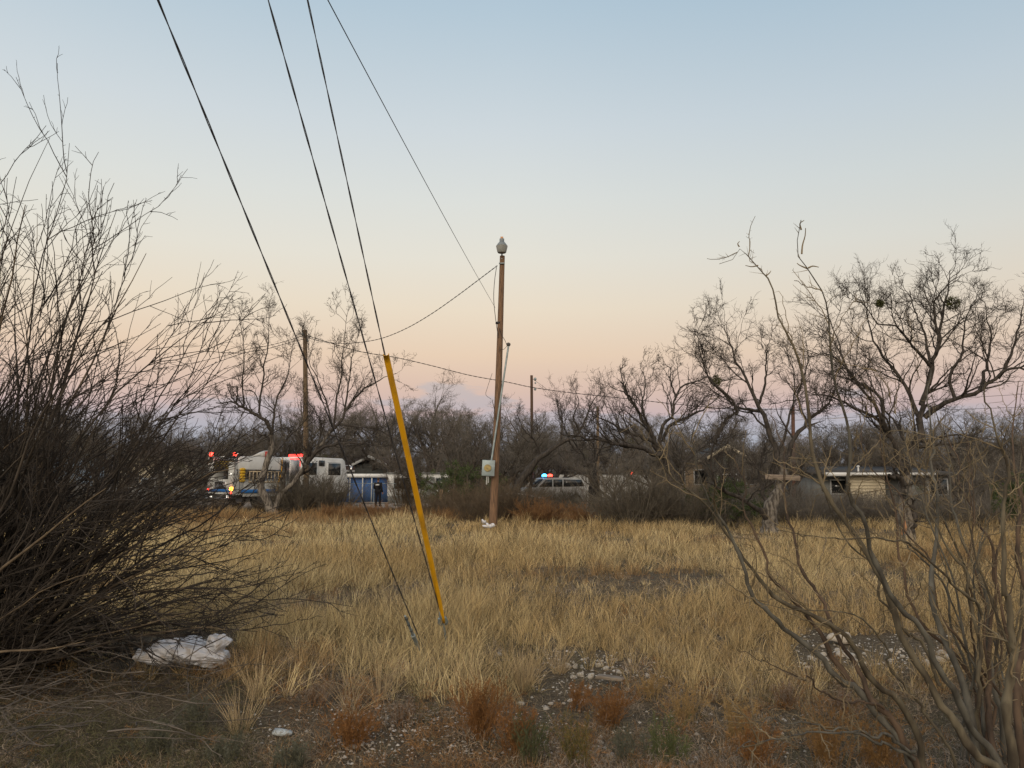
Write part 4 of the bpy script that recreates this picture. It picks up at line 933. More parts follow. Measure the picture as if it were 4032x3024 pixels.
window(r, bx(2280, Y), Y, 1.7, .9, .8); tag(r, "house with dark grey roof showing above the metal fence", "house")
# tan gabled house
Y = 56; x0, x1 = bx(2640, Y), bx(3020, Y); r = empty("tan_house", (0, 0, 0)); ze = zy(1812, Y)
g = Geo(); g.box(((x0+x1)/2, Y+4, ze/2), (x1-x0, 8, ze)); g.build("wall", M_tan, r)
gable(r, x0, x1, Y, Y+8, ze, zy(1770, Y), .3, M_roofd, M_cream)
xa, xb = bx(2800, Y-2), bx(2930, Y-2); zg = zy(1800, Y-2)
g = Geo(); g.prism([(xa, 0), (xa, zg), ((xa+xb)/2, zy(1758, Y-2)), (xb, zg), (xb, 0)], Y-2, Y); g.build("porch_wall", M_darkwall, r)
gable(r, xa, xb, Y-2, Y+3, zg, zy(1752, Y-2), .3, M_roofd, M_cream, 'y')
for px in (2670, 2760, 2965): window(r, bx(px, Y), Y, 1.9, .9, 1.0)
window(r, bx(2865, Y-2), Y-2, 1.6, 1.3, .9); tag(r, "tan house with pale gable trim behind the trees, right of centre", "house")
Y = 66; x0, x1 = bx(2490, Y), bx(2610, Y); r = empty("low_house", (0, 0, 0)); ze = zy(1850, Y)
g = Geo(); g.box(((x0+x1)/2, Y+3, ze/2), (x1-x0, 6, ze)); g.build("wall", M_tan, r); gable(r, x0, x1, Y, Y+6, ze, zy(1800, Y), .3, M_roofd, M_tan)
window(r, bx(2530, Y), Y, 1.5, 1, .9); g = Geo(); g.ell((bx(2492, Y-1), Y-.6, zy(1864, Y)), (.12,.1,.1), 10, 6); g.build("red_lamp", mat_emit("lit_red_far", (1,.1,.05), 3), r, True)
tag(r, "low tan house with a red light at its left corner", "house")
# cream siding building
Y = 43; x0, x1 = bx(3215, Y), bx(3735, Y); r = empty("siding_building", (0, 0, 0)); zt = zy(1866, Y); xm0, xm1 = bx(3345, Y-.6), bx(3485, Y-.6)
g = Geo(); g.box(((x0+x1)/2, Y+2.5, zt/2), (x1-x0, 5, zt)); g.build("wall", M_greywall, r)
g = Geo()
n = 12
for k in range(n): z = (k+.5)*zt/n; g.box(((xm0+xm1)/2, Y-.3+.012*(k % 2), z), (xm1-xm0, .6, zt/n*.96))
g.build("siding", M_cream, r)
g = Geo(); g.prism([(Y-1.1, zt+.02), (Y+5.2, zt+.5), (Y+5.2, zt+.42), (Y-1.1, zt-.08)], x0-.3, x1+.3, 'x'); rf = g.build("roof", M_roofd, r)
g = Geo(); g.box((bx(3560, Y)-1.5, Y-1.13, zt-.01), (x1-x0-2.0, .05, .14)); g.box((bx(3270, Y), Y-1.14, zt-.03), (1.4, .05, .2)); g.build("fascia", M_white, rf)
g = Geo(); g.line([(bx(3398, Y), Y+.5, zt+.05), (bx(3398, Y), Y+.5, zt+.42)], .05, 8); g.ell((bx(3398, Y), Y+.5, zt+.42), (.1,.1,.06), 8, 5); g.build("vent", M_white, rf, True)
window(r, bx(3690, Y), Y, 1.3, 1.0, .8); window(r, bx(3300, Y), Y, 1.3, .8, .7)
g = Geo(); g.box((bx(3515, Y), Y-.03, 1.0), (.9, .06, 2.0)); g.build("door", M_darkwall, r)
tag(r, "low building with cream lap siding and white roof edge at right", "building")
Y = 62; x0, x1 = bx(3660, Y), bx(3760, Y); r = empty("tan_shed", (0, 0, 0)); ze = zy(1870, Y)
g = Geo(); g.box(((x0+x1)/2, Y+2, zy(1838, Y)/2), (x1-x0, 4, zy(1838, Y))); g.build("wall", M_tan, r); g = Geo(); g.box(((x0+x1)/2, Y+2, zy(1838, Y)+.05), (x1-x0+.4, 4.4, .1)); g.build("roof", M_roofd, r)
tag(r, "tan walled shed behind the right end of the cream building", "shed")
# left: pale blue house and tan house behind the shrub
Y = 52; x0, x1 = bx(-260, Y), bx(190, Y); r = empty("pale_house", (0, 0, 0)); ze = zy(1760, Y)
g = Geo(); g.box(((x0+x1)/2, Y+3.5, ze/2), (x1-x0, 7, ze)); g.build("wall", mat("paleblue_wall", (.42,.50,.58), (.34,.41,.48), 2), r); gable(r, x0, x1, Y, Y+7, ze, zy(1700, Y), .4, M_greywall, M_white)
for px in (20, 130): window(r, bx(px, Y), Y, 1.8, 1.1, 1.0)
door(r, bx(70, Y), Y); tag(r, "pale blue house glimpsed through the thorny shrub at far left", "house")
Y = 64; x0, x1 = bx(450, Y), bx(690, Y); r = empty("cream_house", (0, 0, 0)); ze = zy(1805, Y)
g = Geo(); g.box(((x0+x1)/2, Y+3.5, ze/2), (x1-x0, 7, ze)); g.build("wall", M_cream, r); gable(r, x0, x1, Y, Y+7, ze, zy(1750, Y), .4, M_roof, M_cream)
for px in (520, 620): window(r, bx(px, Y), Y, 1.8, 1.0, 1.0)
tag(r, "cream house with brown roof behind the shrub, left of the fire engine", "house")

# grey corrugated fence
def metal_fence(px0, px1, Y, ptop, label):
    x0, x1 = bx(px0, Y), bx(px1, Y); zt = zy(ptop, Y); n = int((x1-x0)/.09); X = np.linspace(x0, x1, n); yy = Y+.035*np.sin(np.arange(n)*1.6)
    root = empty("metal_fence", (x0, Y, 0)); V = []
    for z in (.03, zt): V += [(X[i]-x0, yy[i]-Y, z) for i in range(n)]
    q = [(i, i+1, n+i+1, n+i) for i in range(n-1)]
    link("panel", npmesh("panel", np.array(V), np.array(q), None, mat("corrugated", (.62,.63,.63), (.34,.35,.35), 1.6, rough=.5, stretch=(3,1,.3))), root)
    for k in range(int((x1-x0)/2.4)+1): g = Geo(); g.box((k*2.4, .1, zt/2), (.08,.08,zt)); g.build("post", M_pole_grey, root)
    tag(root, label, "fence")
metal_fence(2200, 2720, 63, 1869, "grey corrugated metal fence behind the blackened tree trunk")
# chain link fence by the person
def chainlink():
    Y = 53; x0, x1 = bx(1300, Y), bx(1700, Y); h = 1.45; root = empty("chain_link_fence", (x0, Y, 0)); L = x1-x0
    for k in range(int(L/1.5)+1): g = Geo(); g.line([(k*1.5, 0, 0), (k*1.5, 0, h+.03)], .025, 6); g.build("post", M_galv, root, True)
    g = Geo(); g.line([(0, 0, h), (L, 0, h)], .02, 6); g.build("rail", M_galv, root, True)
    g = Geo(); S = []; E = []
    for k in np.arange(-h, L, .12):
        a0 = max(k, 0); a1 = min(k+h, L)
        if a1 > a0: S.append(((a0, .0, a0-k), (a1, .0, a1-k))); S.append(((a0, .006, h-(a0-k)), (a1, .006, h-(a1-k))))
    P = np.array(S); g.tubes(P, np.full(P.shape[:2], .0022), 3); g.build("mesh", M_galv, root)
    tag(root, "chain-link fence with thin grey posts between the person and the blue building", "fence")
chainlink()
# short wooden post in the grass edge, board in the tree
b = at(1737, 2015, 36); g = Geo(); g.box((0, 0, .62), (.17, .12, 1.3)); o = g.build("wooden_post", M_pole_grey, None, bevel=.02); o.location = (b[0], 36, -.03)
tag(o, "short weathered wooden post in front of the brush, left of the lamp pole", "post")
c = at(3082, 1880, 24.2); g = Geo(); g.box((0, 0, 0), (1.12, .04, .16), 0); o = g.build("nailed_board", mat("board_wood", (.27,.225,.185), (.15,.12,.10), 4, stretch=(1,6,8)), None, bevel=.006); o.location = tuple(c); o.rotation_euler = (0, R(2.5), R(4))
tag(o, "weathered horizontal board across the fork of the pale-trunked mesquite", "board")

# ------------------------------------------------------------------ person
def person():
    Y = 49.5; q = at(1489, 1900, Y); root = empty("person", (q[0], Y, .02), R(-20)); s = 1.82/1.80
    def capsule(g, pts, r, k=12):
        g.line(smoothline(pts, 10), np.interp(np.linspace(0, 1, 10), np.linspace(0, 1, len(r)), r), k)
        g.ell(pts[0], (r[0],)*3, 10, 8); g.ell(pts[-1], (r[-1],)*3, 10, 8)
    # local frame: facing +y (away from the viewer, a little to the left)
    sh = .205; hipz = .93; ch = 1.47
    LA = [(-sh, 0, 1.44), (-.30, .06, 1.18), (-.36, .30, 1.10)]     # left arm bent forward and out
    RA = [(sh, 0, 1.44), (.27, -.03, 1.17), (.27, .08, .93)]
    LL = [(-.10, 0, .93), (-.12, .02, .50), (-.14, -.02, .09)]
    RL = [(.10, 0, .93), (.12, .03, .50), (.14, .02, .09)]
    def limbs(g, e=0.0, arms=True, legs=True, torso=True):
        if torso:
            capsule(g, [(0, 0, .92), (0, .01, 1.12), (0, 0, 1.32), (0, 0, 1.42)], [.145+e, .135+e, .16+e, .11+e], 16)
            capsule(g, [(-.1, 0, .95), (.1, 0, .95)], [.12+e, .12+e]); capsule(g, [(-.15, 0, 1.38), (.15, 0, 1.38)], [.085+e, .085+e])
        if arms:
            for A in (LA, RA): capsule(g, A, [.058+e, .045+e, .032+e])
        if legs:
            for A in (LL, RL): capsule(g, A, [.088+e, .062+e, .045+e])
    b = Geo(); limbs(b)
    capsule(b, [(0, 0, 1.44), (0, .01, 1.58)], [.06, .055]); b.ell((0, .015, 1.70), (.078, .098, .118), 16, 12)
    b.ell((0, .115, 1.68), (.014, .02, .02)); b.ell((-.08, .01, 1.69), (.012, .022, .034)); b.ell((.08, .01, 1.69), (.012, .022, .034))
    b.ell((-.03, .098, 1.715), (.012, .01, .008)); b.ell((.03, .098, 1.715), (.012, .01, .008)); b.ell((0, .103, 1.645), (.025, .01, .008))
    for A, sx in ((LA, -1), (RA, 1)):
        e = np.array(A[-1]); d = norm(e-np.array(A[-2])); u = norm(np.cross(d, [sx, 0, .3])); w = np.cross(d, u)
        capsule(b, [e, e+d*.05, e+d*.09], [.03, .036, .034], 10)
        for k, ln in enumerate((.07, .08, .075, .06)):
            o0 = e+d*.09+w*(k-1.5)*.018; b.line([o0-d*.01, o0+d*ln*.5+u*.006, o0+d*ln*.85+u*.02, o0+d*ln+u*.035], [.0095, .009, .0085, .007], 7)
        o0 = e+d*.04+w*(-.03); b.line([o0, o0+d*.03-w*.02, o0+d*.06-w*.022+u*.01], [.011, .010, .008], 7)
    for A in (LL, RL):
        f = np.array(A[-1]); capsule(b, [f+np.array([0, -.04, -.04]), f+np.array([0, .16, -.055])], [.04, .032])
    bo = b.build("body", M_skin, root, True); rm = bo.modifiers.new("remesh", 'REMESH'); rm.mode = 'VOXEL'; rm.voxel_size = .0085; rm.use_smooth_shade = True
    j = Geo(); limbs(j, .022, True, False, True); jo = j.build("jacket", M_black, root, True); rm = jo.modifiers.new("remesh", 'REMESH'); rm.mode = 'VOXEL'; rm.voxel_size = .015; rm.use_smooth_shade = True
    j = Geo(); limbs(j, .020, False, True, False); capsule(j, [(-.09, 0, .93), (.09, 0, .93)], [.135, .135]); jo = j.build("trousers", M_black, root, True); rm = jo.modifiers.new("remesh", 'REMESH'); rm.mode = 'VOXEL'; rm.voxel_size = .015; rm.use_smooth_shade = True
    j = Geo()
    for A in (LL, RL):
        f = np.array(A[-1]); capsule(j, [f+np.array([0, -.04, -.035]), f+np.array([0, .17, -.05])], [.055, .045]); capsule(j, [f, f+np.array([0, 0, .14])], [.06, .06])
    j.build("boots", M_rubber, root, True)
    j = Geo(); j.ell((0, -.005, 1.73), (.086, .105, .105), 16, 10); j.build("hair", mat("hair_brown", (.06,.04,.03), (.04,.028,.02), 20), root, True)
    j = Geo(); j.box((.06, -.192, 1.36), (.26, .012, .08)); j.build("back_patch", M_white, root)
    j = Geo(); j.line([(0, 0, .99), (0, 0, 1.04)], [.172, .172], 20); j.box((.2, -.05, .95), (.08, .14, .16)); j.box((-.05, -.17, 1.0), (.07, .04, .05)); j.build("duty_belt", M_rubber, root)
    j = Geo(); j.box((-.375, .36, 1.04), (.09, .012, .12)); j.build("patch", M_white, root)
    tag(root, "person in black uniform with white back patch, seen from behind by the blue building", "person")
person()

# ------------------------------------------------------------------ white plastic film on the ground
def plastic():
    # puffed, creased body lying along the ground with a gathered neck and a loose corner at the right
    Y = 6.85; base = gp(740, 2600); base = np.array([at(740, 2600, Y)[0], Y, float(gz(-2.9, Y))]); root = empty("plastic_sheet", base)
    def blob(pxs, name, depth, seed):
        r2 = np.random.default_rng(seed); na = 90; V = []; n = len(pxs)
        for i in range(n):
            x, zt, zb = pxs[i]; top = at(x, zt, Y)-base; bot = at(x, zb, Y)-base; c = (top+bot)/2; h = (top[2]-bot[2])/2; dep = depth*(.35+.65*math.sin(math.pi*(i+.3)/n))
            a_ = 2*np.pi*np.arange(na)/na; V.append(np.stack([np.full(na, c[0]), c[1]+np.cos(a_)*dep, c[2]+np.sin(a_)*h], 1))
        V = np.vstack(V); cen = V.mean(0); out_ = norm(V-np.repeat(np.array([V[i*na:(i+1)*na].mean(0) for i in range(n)]), na, axis=0)); dsp = np.zeros(len(V))
        for k in range(9):                       # sharp creases: ridged waves in random directions
            d_ = norm(r2.normal(size=3)); f_ = 14*1.45**k; dsp += (.6-np.abs(np.sin((V @ d_)*f_+r2.uniform(0, 6))))*.03/1.33**k
        V = V+out_*dsp[:, None]
        q = [(i*na+j, i*na+(j+1) % na, (i+1)*na+(j+1) % na, (i+1)*na+j) for i in range(n-1) for j in range(na)]
        c0 = V[:na].mean(0); c1 = V[-na:].mean(0); V = np.vstack([V, c0, c1]); nv = n*na
        t = [((j+1) % na, j, nv) for j in range(na)]+[((n-1)*na+j, (n-1)*na+(j+1) % na, nv+1) for j in range(na)]
        return link(name, npmesh(name, V, np.array(q), np.array(t), M_plastic, False), root)
    def seq(l, m=90):
        l = np.array(l, float); t = np.linspace(0, len(l)-1, m); return [tuple(np.interp(v, range(len(l)), l[:, k]) for k in range(3)) for v in t]
    blob(seq([(540,2572,2590),(555,2560,2592),(575,2552,2594),(605,2536,2600),(650,2520,2606),(700,2512,2608),(750,2514,2612),(800,2528,2618),(850,2548,2622),(890,2566,2616)]), "film_body", .22, 3)
    blob(seq([(815,2552,2580),(824,2502,2572),(842,2494,2566),(868,2500,2562),(900,2506,2545),(914,2516,2530)], 40), "loose_corner", .10, 5)
    tag(root, "crumpled white plastic sheet lying beside the thorny shrub", "plastic sheet")
plastic()
# small litter
def shard(name, pts, th, m, label, cat):
    pts = np.array(pts); c = pts.mean(0); V = []
    for dz in (0, th):
        for p in pts: V.append(p-c+np.array([0, 0, dz]))
    n = len(pts); V = np.array(V+[np.zeros(3), np.array([0, 0, th+.015])]); q = [(i, (i+1) % n, n+(i+1) % n, n+i) for i in range(n)]
    t = [((i+1) % n, i, 2*n) for i in range(n)]+[(n+i, n+(i+1) % n, 2*n+1) for i in range(n)]
    o = link(name, npmesh(name, V, np.array(q), np.array(t), m)); o.location = tuple(c+np.array([0, 0, float(gz(c[0], c[1]))+.012])); tag(o, label, cat); return o
shard("plastic_shard", [gp(*p) for p in ((1070,2896),(1082,2876),(1110,2878),(1152,2888),(1148,2898),(1100,2902))], .012, mat("pale_plastic", (.50,.54,.55), (.38,.41,.42), 9), "flat pale grey plastic shard on bare soil near the bottom edge", "plastic piece")
for (px, py, rx_, lab) in ((1905,2080,.09,"small white crumpled bag at the foot of the lamp pole"), (1925,2100,.16,"larger grey-white crumpled wrapper in front of the lamp pole foot")):
    p = gp(px, py+12); g = Geo(); g.ell((0, 0, .06), (rx_, .08, .07), 18, 12); v = g.V[0]; v *= (1+.25*np.sin(v[:, :1]*40+v[:, 2:]*31)); o = g.build("crumpled_bag", M_plastic, None, False); o.location = (p[0], p[1], .25); tag(o, lab, "bag")

# ------------------------------------------------------------------ stones
def stone_mesh(seed):
    r2 = np.random.default_rng(seed); g = Geo(); g.ell((0, 0, 0), (1, .8, .55), 12, 8); v = g.V[0]
    f = r2.normal(size=(4, 3))*1.6; ph = r2.uniform(0, 6, 4)
    v *= (1+.14*sum(np.sin(v @ f[i]+ph[i]) for i in range(4)))[:, None]
    # knock flat facets in
    for _ in range(6):
        d = norm(r2.normal(size=3)); lim = r2.uniform(.5, .75); s_ = v @ d; over = s_ > lim; v[over] -= ((s_-lim)[:, None]*d)[over]
    g.V[0] = v; return g.mesh("limestone", M_stone, False)
smesh = [stone_mesh(i) for i in range(6)]
zones = [((2230,2590),(2620,2670),40,.016,.055,"chunk of pale limestone in the bare patch right of the yellow guard","limestones in the middle bare patch"),
         ((2030,2700),(2330,2790),22,.015,.04,"pale stone in the lower bare patch, centre foreground","limestones in the lower bare patch"),
         ((3150,2545),(3780,2615),48,.02,.07,"pale caliche rock in the bare strip behind the right-hand stems","caliche rocks in the right bare strip"),
         ((1390,2820),(1560,2960),26,.012,.032,"small white stone in the gravel near the bottom edge","white stones near the bottom edge"),
         ((2100,2900),(2450,3010),18,.015,.04,"white stone among green weeds at the bottom edge","stones among the green weeds"),
         ((1950,2570),(2010,2640),10,.02,.04,"pale stone beside the grass tuft right of the guy anchor","stones beside the grass tuft")]
for (a0, a1, n, r0, r1, lab, grp) in zones:
    for k in range(n):
        p = gp(rng.uniform(a0[0], a1[0]), rng.uniform(a0[1], a1[1])); s = (rng.uniform(0, 1)**3*(r1-r0)+r0)*.9
        o = link("stone", smesh[rng.integers(6)]); o.location = (p[0], p[1], float(gz(p[0], p[1]))+s*.12); o.scale = (s, s, s); o.rotation_euler = (rng.normal()*.3, rng.normal()*.3, rng.uniform(0, 6.28)); tag(o, lab, "stone", grp)
p = gp(3365, 2560); o = link("boulder", smesh[2]); o.location = (p[0], p[1]+.3, .06); o.scale = (.14, .10, .10); tag(o, "largest pale caliche boulder, heaped behind the right-hand stems", "boulder")
p = gp(2400, 2690); g = Geo(); g.prism([(-.12,0),(.11,0),(.13,.02),(-.10,.03)], -.035, .035); o = g.build("wood_scrap", mat("wood_grey", (.26,.22,.18), (.14,.115,.09), 6, stretch=(1,8,8)), None, bevel=.004); o.location = (p[0], p[1], .03); o.rotation_euler = (0, 0, -.4); tag(o, "flat scrap of grey wood among the pale stones", "wood scrap")
def gravel():
    g = Geo(); n = 2600; P = []
    zz = [((2100,2560),(2850,2720),.26),((3100,2480),(3800,2640),.24),((1300,2800),(2200,3010),.28),((2200,2780),(3200,3010),.1),((900,2790),(1300,3000),.05),((2000,2245),(2500,2280),.02)]
    pw = np.array([z[2] for z in zz]); ks = rng.choice(len(zz), n, p=pw/pw.sum()); base = np.array([(0,0,1),(1,0,0),(0,1,0),(-1,0,0),(0,-1,0)], float); base[0, 2] = .7
    V = []; 
    for k in ks:
        (a0, a1, _) = zz[k]; p = gp(rng.uniform(a0[0], a1[0]), rng.uniform(a0[1], a1[1])); s = .005+.014*rng.random()**3; a = rng.uniform(0, 6.28)
        r_ = np.array([[math.cos(a), -math.sin(a), 0], [math.sin(a), math.cos(a), 0], [0, 0, 1]]); v = base*rng.uniform(.6, 1.3, (5, 3))*s
        V.append(v @ r_.T+p+np.array([0, 0, float(gz(p[0], p[1]))+.003]))
    V = np.vstack(V); b = (np.arange(n)*5)[:, None, None]; t = (b+np.array([[0,1,2],[0,2,3],[0,3,4],[0,4,1]])[None]).reshape(-1, 3)
    o = link("gravel", npmesh("gravel", V, None, t, M_stone)); tag(o, "fine pale gravel scattered over the bare soil", "gravel", None, "stuff")
gravel()

# ------------------------------------------------------------------ grass
def vnoise(x, y, s, seed):
    r2 = np.random.default_rng(seed); v = 0
    for k in range(5):
        a = r2.uniform(0, 6.28); f = s*r2.uniform(.6, 1.7); v = v+np.sin((x*np.cos(a)+y*np.sin(a))*f+r2.uniform(0, 6.28))
    return v/5**.5
def proj(x, y):
    f = y*CP-EYE*SP*1.0; u = -y*SP-EYE*CP; return 2016+FPX*x/f, 1512-FPX*u/f
def lerp3(a, b, t): return np.asarray(a)[None]*(1-t[:, None])+np.asarray(b)[None]*t[:, None]
def grass():
    NC = 15000
    Yc = 5.9*np.exp(rng.random(NC)*math.log(39/5.9)); Xc = rng.uniform(-1, 1, NC)*(.74*Yc+.8)
    rep = rng.integers(1, 5, NC); ic = np.repeat(np.arange(NC), rep); NT = len(ic)
    cs = .05+.022*Yc[ic]; X = Xc[ic]+rng.normal(size=NT)*cs; Y = np.clip(Yc[ic]+rng.normal(size=NT)*cs*1.4, 5.6, 40)
    px, py = proj(X, Y); nz_ = vnoise(X, Y, 1.1, 5); nz2 = vnoise(X, Y, .35, 9)
    keep = np.ones(NT, bool)
    edge = np.interp(px, [0, 500, 900, 1000, 1350, 1800, 2000, 2200, 2500, 2800, 3000, 4032], [2660, 2660, 2720, 2790, 2720, 2790, 2760, 2570, 2580, 2680, 2720, 2620])
    keep &= (py < edge+50*nz_+30*rng.normal(size=NT))
    keep &= ~((px > 1950) & (px < 2750) & (py > 2240) & (py < 2290) & (nz_ > -.1) & (rng.random(NT) < .7))
    keep &= ~((px > 3050) & (px < 3650) & (py > 2340) & (py < 2420) & (nz_ > -.3) & (rng.random(NT) < .7))
    keep &= ~((px > 3130) & (px < 3760) & (py > 2500) & (py < 2640) & (nz_ > -.6))
    keep &= rng.random(NT) < np.clip(.70+.42*nz_, .16, 1)*np.where((px > 1900) & (py > 2250), .68, 1.0)*np.where(py > 2560, .7, 1)
    keep &= ~((px > 430) & (px < 930) & (py > 2515) & (py < 2660))
    X, Y, px, py, nz_, nz2 = (v[keep] for v in (X, Y, px, py, nz_, nz2)); n = len(X)
    per = np.where(Y < 9, 20, np.where(Y < 16, 15, 12)); per = np.maximum((per*rng.uniform(.4, 1.5, n)).astype(int), 4); idx = np.repeat(np.arange(n), per); m = len(idx)
    Yi = Y[idx]; rad = np.where(Yi < 10, .035, .035+.004*Yi)
    a = rng.uniform(0, 6.28, m); rr = rad*np.sqrt(rng.random(m)); S = np.stack([X[idx]+rr*np.cos(a), Yi+rr*np.sin(a), np.zeros(m)], 1); S[:, 2] = gz(S[:, 0], S[:, 1])-.01
    sp = np.abs(rng.normal(size=m))*.26*np.where(rng.random(m) < .14, 3.2, 1.0); lean = rng.normal(size=(n, 2))*.16+np.array([.05, 0])
    D = np.stack([np.cos(a)*sp+lean[idx, 0], np.sin(a)*sp+lean[idx, 1], np.ones(m)], 1)
    rust = (Y > 27)*np.clip(.45+.5*nz2, 0, 1)+(Y > 31)*.35
    rust = np.clip(rust*np.clip((2600-px)/600, .45, 1)+((vnoise(X, Y, .8, 77) > 1.05) & (Y < 24))*.7+np.clip((px-1500)/1200, 0, 1)*(py > 2080)*.42*rng.random(n), 0, 1)
    hb = np.where(Y > 27, .46, .37)*(1+.28*nz_)*np.where((px > 1900) & (py > 2300), .72, 1.0)*np.where(py > 2480, .9, 1)*rng.uniform(.5, 1.25, n)
    H = np.maximum(hb[idx], .12)*rng.uniform(.35, 1.15, m)
    wd = np.maximum(.0034, .00042*Yi)*rng.uniform(.5, 1.5, m)
    V, Q, T, pv = ribbons(S, D, H, wd, 5, .30, .11, face=np.array([0, 1.0, 0]))
    straw = lerp3((.70,.53,.27), (.42,.30,.14), rng.random(m)); pale = lerp3((.88,.74,.44), (.60,.48,.26), rng.random(m)); ru = lerp3((.36,.21,.09), (.22,.125,.06), rng.random(m)); gr = lerp3((.17,.135,.08), (.08,.063,.04), rng.random(m))
    w = np.clip(.45+.45*vnoise(X, Y, .6, 21)+.30*((Y > 10) & (Y < 24) & (px < 1900))+.35*rng.normal(size=n), 0, 1)[idx][:, None]
    c = straw*(1-w)+pale*w; r_ = np.clip(rust+.2*(rng.random(n) < .15), 0, 1)[idx][:, None]*.85; c = c*(1-r_)+ru*r_; sel = rng.random(m) < (.14+.35*(rng.random(n) < .14))[idx]; c[sel] = gr[sel]
    c *= rng.uniform(.55, 1.2, m)[:, None]*rng.uniform(.62, 1.15, n)[idx][:, None]
    o = link("dry_grass", npmesh("dry_grass", V, Q, T, mat_col("dry_grass_blades", .8, .2), False, np.repeat(c, pv, axis=0)))
    tag(o, "field of dry straw-coloured grass", "grass", None, "stuff"); print("grass blades", m)
grass()
def thatch():
    # low matted stuff between tufts and over the foreground: broken straw, curled dry weeds, grey-green weeds
    m = 260000; Y = 4.2*np.exp(rng.random(m)**1.35*math.log(30/4.2)); X = rng.uniform(-1, 1, m)*(.74*Y+.7); px, py = proj(X, Y); nz_ = vnoise(X, Y, 2.2, 33); nz2 = vnoise(X, Y, 5.0, 35)
    def barer(px, py, b):
        b = np.where((px > 2150) & (px < 2800) & (py > 2570) & (py < 2700), b*.35, b); b = np.where((px > 3130) & (px < 3760) & (py > 2500) & (py < 2620), b*.2, b)
        return np.where((px > 1000) & (px < 1750) & (py > 2790), b*.55, b)
    bare = barer(px, py, np.clip(.75+.5*nz_+.25*nz2, .08, 1))
    k = rng.random(m) < bare; X, Y, px, py, nz_ = (v[k] for v in (X, Y, px, py, nz_)); m = len(X)
    S = np.stack([X, Y, gz(X, Y)+rng.uniform(0, .035, m)], 1); D = rng.normal(size=(m, 3)); D[:, 2] = np.abs(D[:, 2])*rng.uniform(.2, 2.0, m)+.1
    L = rng.uniform(.03, .13, m)*np.interp(Y, [4, 30], [.8, 1.6]); Wd = np.maximum(.0028, .00045*Y)
    t1 = lerp3((.50,.40,.26), (.11,.08,.05), rng.random(m)**.8); t2 = lerp3((.17,.155,.10), (.08,.08,.045), rng.random(m)); t3 = lerp3((.46,.39,.32), (.24,.20,.165), rng.random(m)); t4 = lerp3((.30,.17,.08), (.16,.09,.045), rng.random(m))
    def pick(c0, X, Y, m):
        w = (vnoise(X, Y, 1.4, 41)+.6*rng.normal(size=m) > .55)[:, None]; w3 = (vnoise(X, Y, 1.7, 43)+.6*rng.normal(size=m) > .9)[:, None]; w4 = (vnoise(X, Y, 1.5, 47)+.6*rng.normal(size=m) > 1.1)[:, None]
        return np.where(w4, t4, np.where(w3, t3, np.where(w, t2, c0)))
    c = pick(t1, X, Y, m)*rng.uniform(.6, 1.2, (m, 1))
    V, Q, T, pv = ribbons(S, D, L, Wd, 4, .25, .45)
    o = link("ground_cover", npmesh("ground_cover", V, Q, T, mat_col("ground_cover_blades", .85, .15), False, np.repeat(c, pv, axis=0)))
    tag(o, "matted low straw and broken weeds over the soil", "ground cover", None, "stuff")
    # small dried bushy weeds, far too many to count
    n = 4200; Yp = 4.2*np.exp(rng.random(n)**1.2*math.log(20/4.2)); Xp = rng.uniform(-1, 1, n)*(.74*Yp+.7); px, py = proj(Xp, Yp)
    k = (rng.random(n) < barer(px, py, np.clip(.6+.5*vnoise(Xp, Yp, 1.9, 51), .1, 1))*np.where(py > 2560, 1, .35)); Xp, Yp, px, py = Xp[k], Yp[k], px[k], py[k]; n = len(Xp)
    kind = np.where(vnoise(Xp, Yp, .9, 53)+.5*rng.normal(size=n) > .6, 1, 0)+np.where(rng.random(n) < .25, 2, 0)
    hp = rng.uniform(.07, .22, n); per = 80; idx = np.repeat(np.arange(n), per); m = len(idx); a = rng.uniform(0, 6.28, m); e = rng.uniform(.1, 1.4, m)
    u = np.stack([np.cos(a)*np.cos(e), np.sin(a)*np.cos(e), np.sin(e)], 1); f = rng.random(m)**.6
    S = np.stack([Xp[idx], Yp[idx], gz(Xp, Yp)[idx]], 1)+u*(hp[idx]*f)[:, None]*np.array([1.1, 1.1, 1.0])*.75
    D = u+.9*rng.normal(size=(m, 3))
    V, Q, T, pv = ribbons(S, D, hp[idx]*rng.uniform(.15, .5, m), np.full(m, .0024)*np.interp(Yp[idx], [4, 20], [1, 3]), 4, 0, .5)
    cols = np.array([(.36,.29,.22), (.12,.115,.06), (.34,.185,.075), (.20,.17,.10)]); kk = np.where((px < 1050) & (py > 2680), np.where(rng.random(n) < .75, 1, kind), np.where((py > 2740) & (rng.random(n) < .4), 2, kind)); c = cols[kk][idx]*rng.uniform(.4, 1.3, (m, 1))*rng.uniform(.75, 1.1, n)[idx][:, None]
    o = link("dried_weeds", npmesh("dried_weeds", V, Q, T, MATS["_gc"] if "_gc" in MATS else mat_col("dried_weed_leaves", .85, .15), False, np.repeat(c, pv, axis=0)))
    tag(o, "low curled dried weeds covering the foreground soil", "ground cover", None, "stuff")
thatch()
